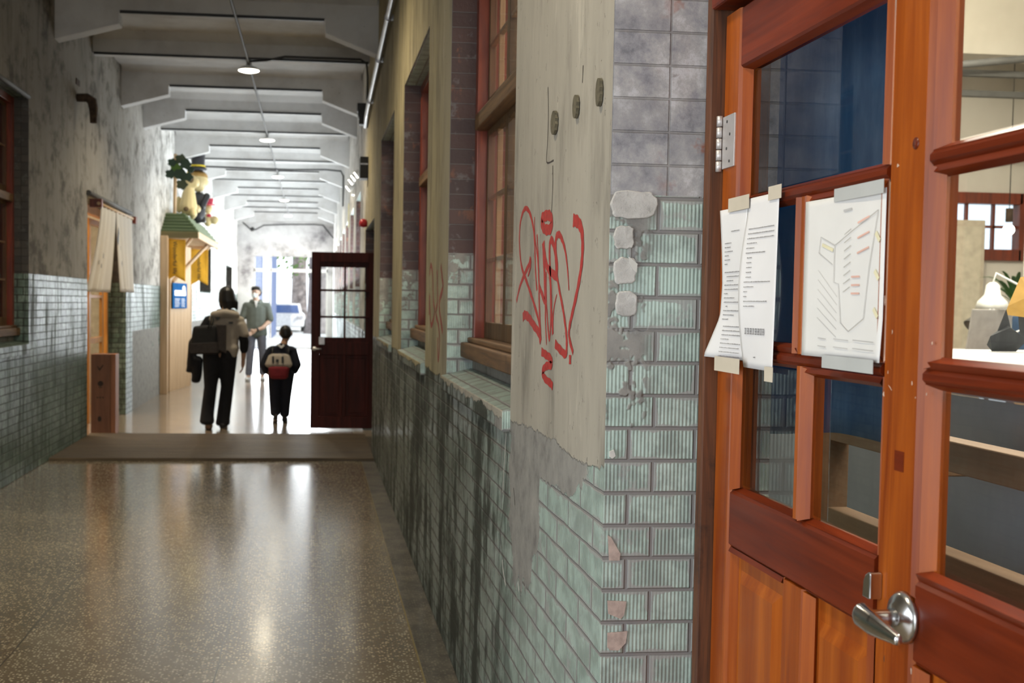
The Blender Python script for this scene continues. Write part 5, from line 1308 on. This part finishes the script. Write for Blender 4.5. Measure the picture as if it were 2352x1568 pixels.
box('stand_body', (-.14, .14, -.14, .14, 0, 1.35), m_white_g, ps, .004)
pc = at(2238, 520, 1, 10.3)
cb = empty('tall_cabinet', (5.75, 10.2, 0), 0, 'beige tall cabinet at the back of the lit room, left of the window', 'cabinet')
box('cabinet_body', (0, .55, 0, .35, 0, 2.36), flat('beige laminate', (.55, .48, .38), .6), cb, .004); box('cabinet_door', (.04, .51, -.01, 0, .1, 2.3), flat('beige door', (.6, .54, .43), .6), cb, .003)
pdl = empty('pendant_lamp', (6.15, 9.6, 0), 0, 'bare bulb hanging on a long wire before the back window', 'lamp')
tubeo('wire', [(0, 0, 4.3), (0, 0, 2.40)], .004, m_black, pdl, 6); latheo('socket', [(0, 2.30), (.03, 2.30), (.03, 2.42), (0, 2.42)], m_rust, pdl, 12)
bm = bmesh.new(); hull(bm, ell((0, 0, 2.23), .05, 14, 10)); link('bulb', bm, m_lampglow, pdl)
g = tubeo('conduit', [(3.5, 8.85, 3.30), (7.4, 8.6, 3.72)], .03, m_conduit); tag(g, 'grey conduit slanting across the lit room under its ceiling', 'conduit')
g = tubeo('conduit', [(2.2, 4.0, 3.0), (4.4, 5.2, 3.5)], .022, m_conduit); tag(g, 'grey pipe slanting near the ceiling of the lit room', 'conduit')
tl = empty('tube_lamp', (5.6, 8.9, 3.42), 0, 'long dark ceiling batten hanging in the lit room', 'lamp')
boxes('batten', [(-.6, .8, -.03, .03, 0, .05), (-.6, .8, .2, .26, -.12, -.07)], m_conduit, tl, .003)
# tan board seen through the first window
m_tan = wood('warm tan wood', (.55, .33, .17), (.72, .48, .28), .6, .6)
sh = empty('wooden_shutter', (.94, 5.84, 0), 0, 'tan wooden shutter board standing inside the graffiti side window', 'shutter')
box('shutter_board', (0, .045, 0, .04, .9, 3.0), m_tan, sh, .002); box('shutter_batten', (0, .048, -.01, 0, 1.3, 1.36), m_tan, sh); box('shutter_foot', (0, .045, 0, .04, 0, .9), m_tan, sh)
o = box('paper_lantern', (-.06, .06, -.06, .06, 0, .35), flat('yellow paper', (.85, .55, .08), .7), None, .01); o.location = (1.2, 7.2, 1.75); tag(o, 'yellow paper object glimpsed through the graffiti side window', 'ornament')
# ------------------------------------------------------------------ outdoors beyond the end wall
m_conc = flat('sunlit paving', (.6, .6, .58), .9, 0, .08, 1)
tag(box('pavement', (-30, 30, 36.86, 120, -.25, -.01), m_conc), 'bright pavement outside the end doorway', 'ground', kind='structure')
ed = empty('door_frame', (-1.92, 36.6, 0), 0, 'white metal door frame with a cross bar in the end doorway', 'door frame')
boxes('frame_bar', [(.0, 2.34, 0, .06, 2.42, 2.52), (.52, .56, 0, .05, 0, 2.9), (.0, .05, 0, .06, 0, 2.9), (2.29, 2.34, 0, .06, 0, 2.9)], m_white_g, ed, .004)
bw = empty('grey_building', (-6.15, 46, 0), 0, 'blue grey building wall beyond the left of the end doorway', 'building')
box('building_wall', (0, 4.35, 0, 6, 0, 9), flat('blue grey cladding', (.3, .34, .48), .7), bw)
box('cladding_strip', (4.1, 4.36, -.06, 0, 0, 9), m_white_g, bw); box('dark_corner', (4.2, 4.45, 0, 6, 0, 9), flat('dark blue cladding', (.12, .16, .3), .7), bw)
m_bark = plaster('tree bark', (.2, .17, .16), (.32, .28, .27), (.09, .07, .07), 3, .8)
m_leaf = flat('tree leaves', (.16, .26, .08), .8)
for i, (x, y, r_, lab) in enumerate([(.2, 54, .55, 'thick rough tree trunk nearest the dark door in the end doorway'), (-.9, 68, .5, 'pale tree trunk in the middle of the end doorway'), (3.9, 61, .4, 'slim tree trunk at the right of the end doorway')]):
    tr_ = empty('tree', (x, y, 0), 0, lab, 'tree', 'trees outside the end doorway')
    bm = bmesh.new(); lathe(bm, [(r_*1.35, -.05), (r_*1.1, .3), (r_*.95, 1.0), (r_*.85, 2.5), (r_*.8, 5), (r_*.5, 8)], 20); link('trunk', bm, m_bark, tr_)
    bm = bmesh.new()
    for k in range(900):
        a = random.random()*6.28; rr = random.random()**.5*2.4; c = Vector((rr*math.cos(a), rr*math.sin(a), 6+random.gauss(0, 1.3)))
        n1 = Vector((random.gauss(0, 1), random.gauss(0, 1), random.gauss(0, 1))).normalized(); n2 = n1.orthogonal().normalized()*.16; n3 = n1.cross(n2).normalized()*.1
        bm.faces.new([bm.verts.new(c+q) for q in (n2, n3, -n2, -n3)])
    link('crown', bm, m_leaf, tr_)
car = empty('car', (-1.35, 56, 0), 0, 'white parked car outside the end doorway', 'car')
m_car = flat('white car paint', (.8, .8, .8), .25)
bm = bmesh.new(); prism(bm, [(-.85, .25), (.85, .25), (.88, .6), (.85, .85), (.7, .92), (.6, 1.38), (-.6, 1.38), (-.7, .92), (-.85, .85), (-.88, .6)], 0, 4.1, 'xz'); link('car_body', bm, m_car, car, bevel=.06)
o = prismo('windscreen', [(-.62, .92), (.62, .92), (.54, 1.3), (-.54, 1.3)], -.02, .0, flat('blue windscreen', (.1, .16, .35), .1), car)
for x in (-.8, .8):
    for y in (.8, 3.3): latheo('wheel', [(0, -.1), (.3, -.1), (.32, 0), (.3, .1), (0, .1)], m_black, car, 20, (x, y, .31), 'x') if False else latheo('wheel', [(0, x-.1), (.3, x-.1), (.31, x), (.3, x+.1), (0, x+.1)], m_black, car, 20, (0, y, .31), 'x')
boxes('headlamp', [(-.75, -.5, -.03, .01, .62, .74), (.5, .75, -.03, .01, .62, .74)], m_zincp, car, .01)

# ------------------------------------------------------------------ light
w = bpy.data.worlds.new('sky'); C.world = w; w.use_nodes = True
bgn = w.node_tree.nodes['Background']; bgn.inputs[0].default_value = (.86, .93, 1, 1); bgn.inputs[1].default_value = 2.2
sun = bpy.data.lights.new('sun', 'SUN'); sun.energy = 2.5; sun.angle = .02; sun.color = (1, .96, .9)
so = bpy.data.objects.new('sun', sun); COL.objects.link(so); so.rotation_euler = Euler((.6, .75, 0))
# daylight at the far openings, plus added fill from out of view
area('daylight_end', (-.75, 36.3, 1.5), (-PI/2, 0, 0), 2.3, 2.8, 260, (.9, .95, 1))
area('unseen_entrance_fill', (-1.0, -5.8, 2.2), (PI/2, 0, 0), 3.0, 3.6, 65, (1, .97, .92))  # added light at the unseen corridor end, brightens the near reveal
for (y0, y1, z0, z1), pw_ in zip(FARR, (45, 95, 150, 165, 165, 165, 150, 110)):
    area('daylight_window', (XR+.32, (y0+y1)/2, 2.0), (0, PI/2+.95, 0), 1.5, 1.4, pw_, (.88, .96, 1))
area('added_side_fill', (XL-.34, -.1, 1.6), (0, -PI/2, 0), 2.5, 3.0, 80, (.95, .98, 1))  # added light in the unseen side opening, brightens double door and reveal
area('office_light', (4.0, 5.2, 3.9), (0, 0, 0), 4.5, 6, 430, (1, .9, .76))
area('added_office_fill', (2.0, 1.8, 3.4), (-.5, 0, 0), 1.2, 1.2, 130, (1, .9, .76))  # added fill without a fixture, brightens the window panes and blue cloth
area('shop_light', (-3.9, 14.2, 3.1), (0, 0, 0), 1.8, 2.4, 130, (1, .8, .55))
pl_ = bpy.data.lights.new('pendant_light', 'POINT'); pl_.energy = 260; pl_.shadow_soft_size = .04; pl_.color = (1, .86, .62)
po = bpy.data.objects.new('pendant_light', pl_); COL.objects.link(po); po.location = (4.0, 6.9, 3.85)

v = C.view_settings; v.view_transform = 'Standard'; v.look = 'None'; v.gamma = 1; v.use_curve_mapping = False; v.exposure = 0.0
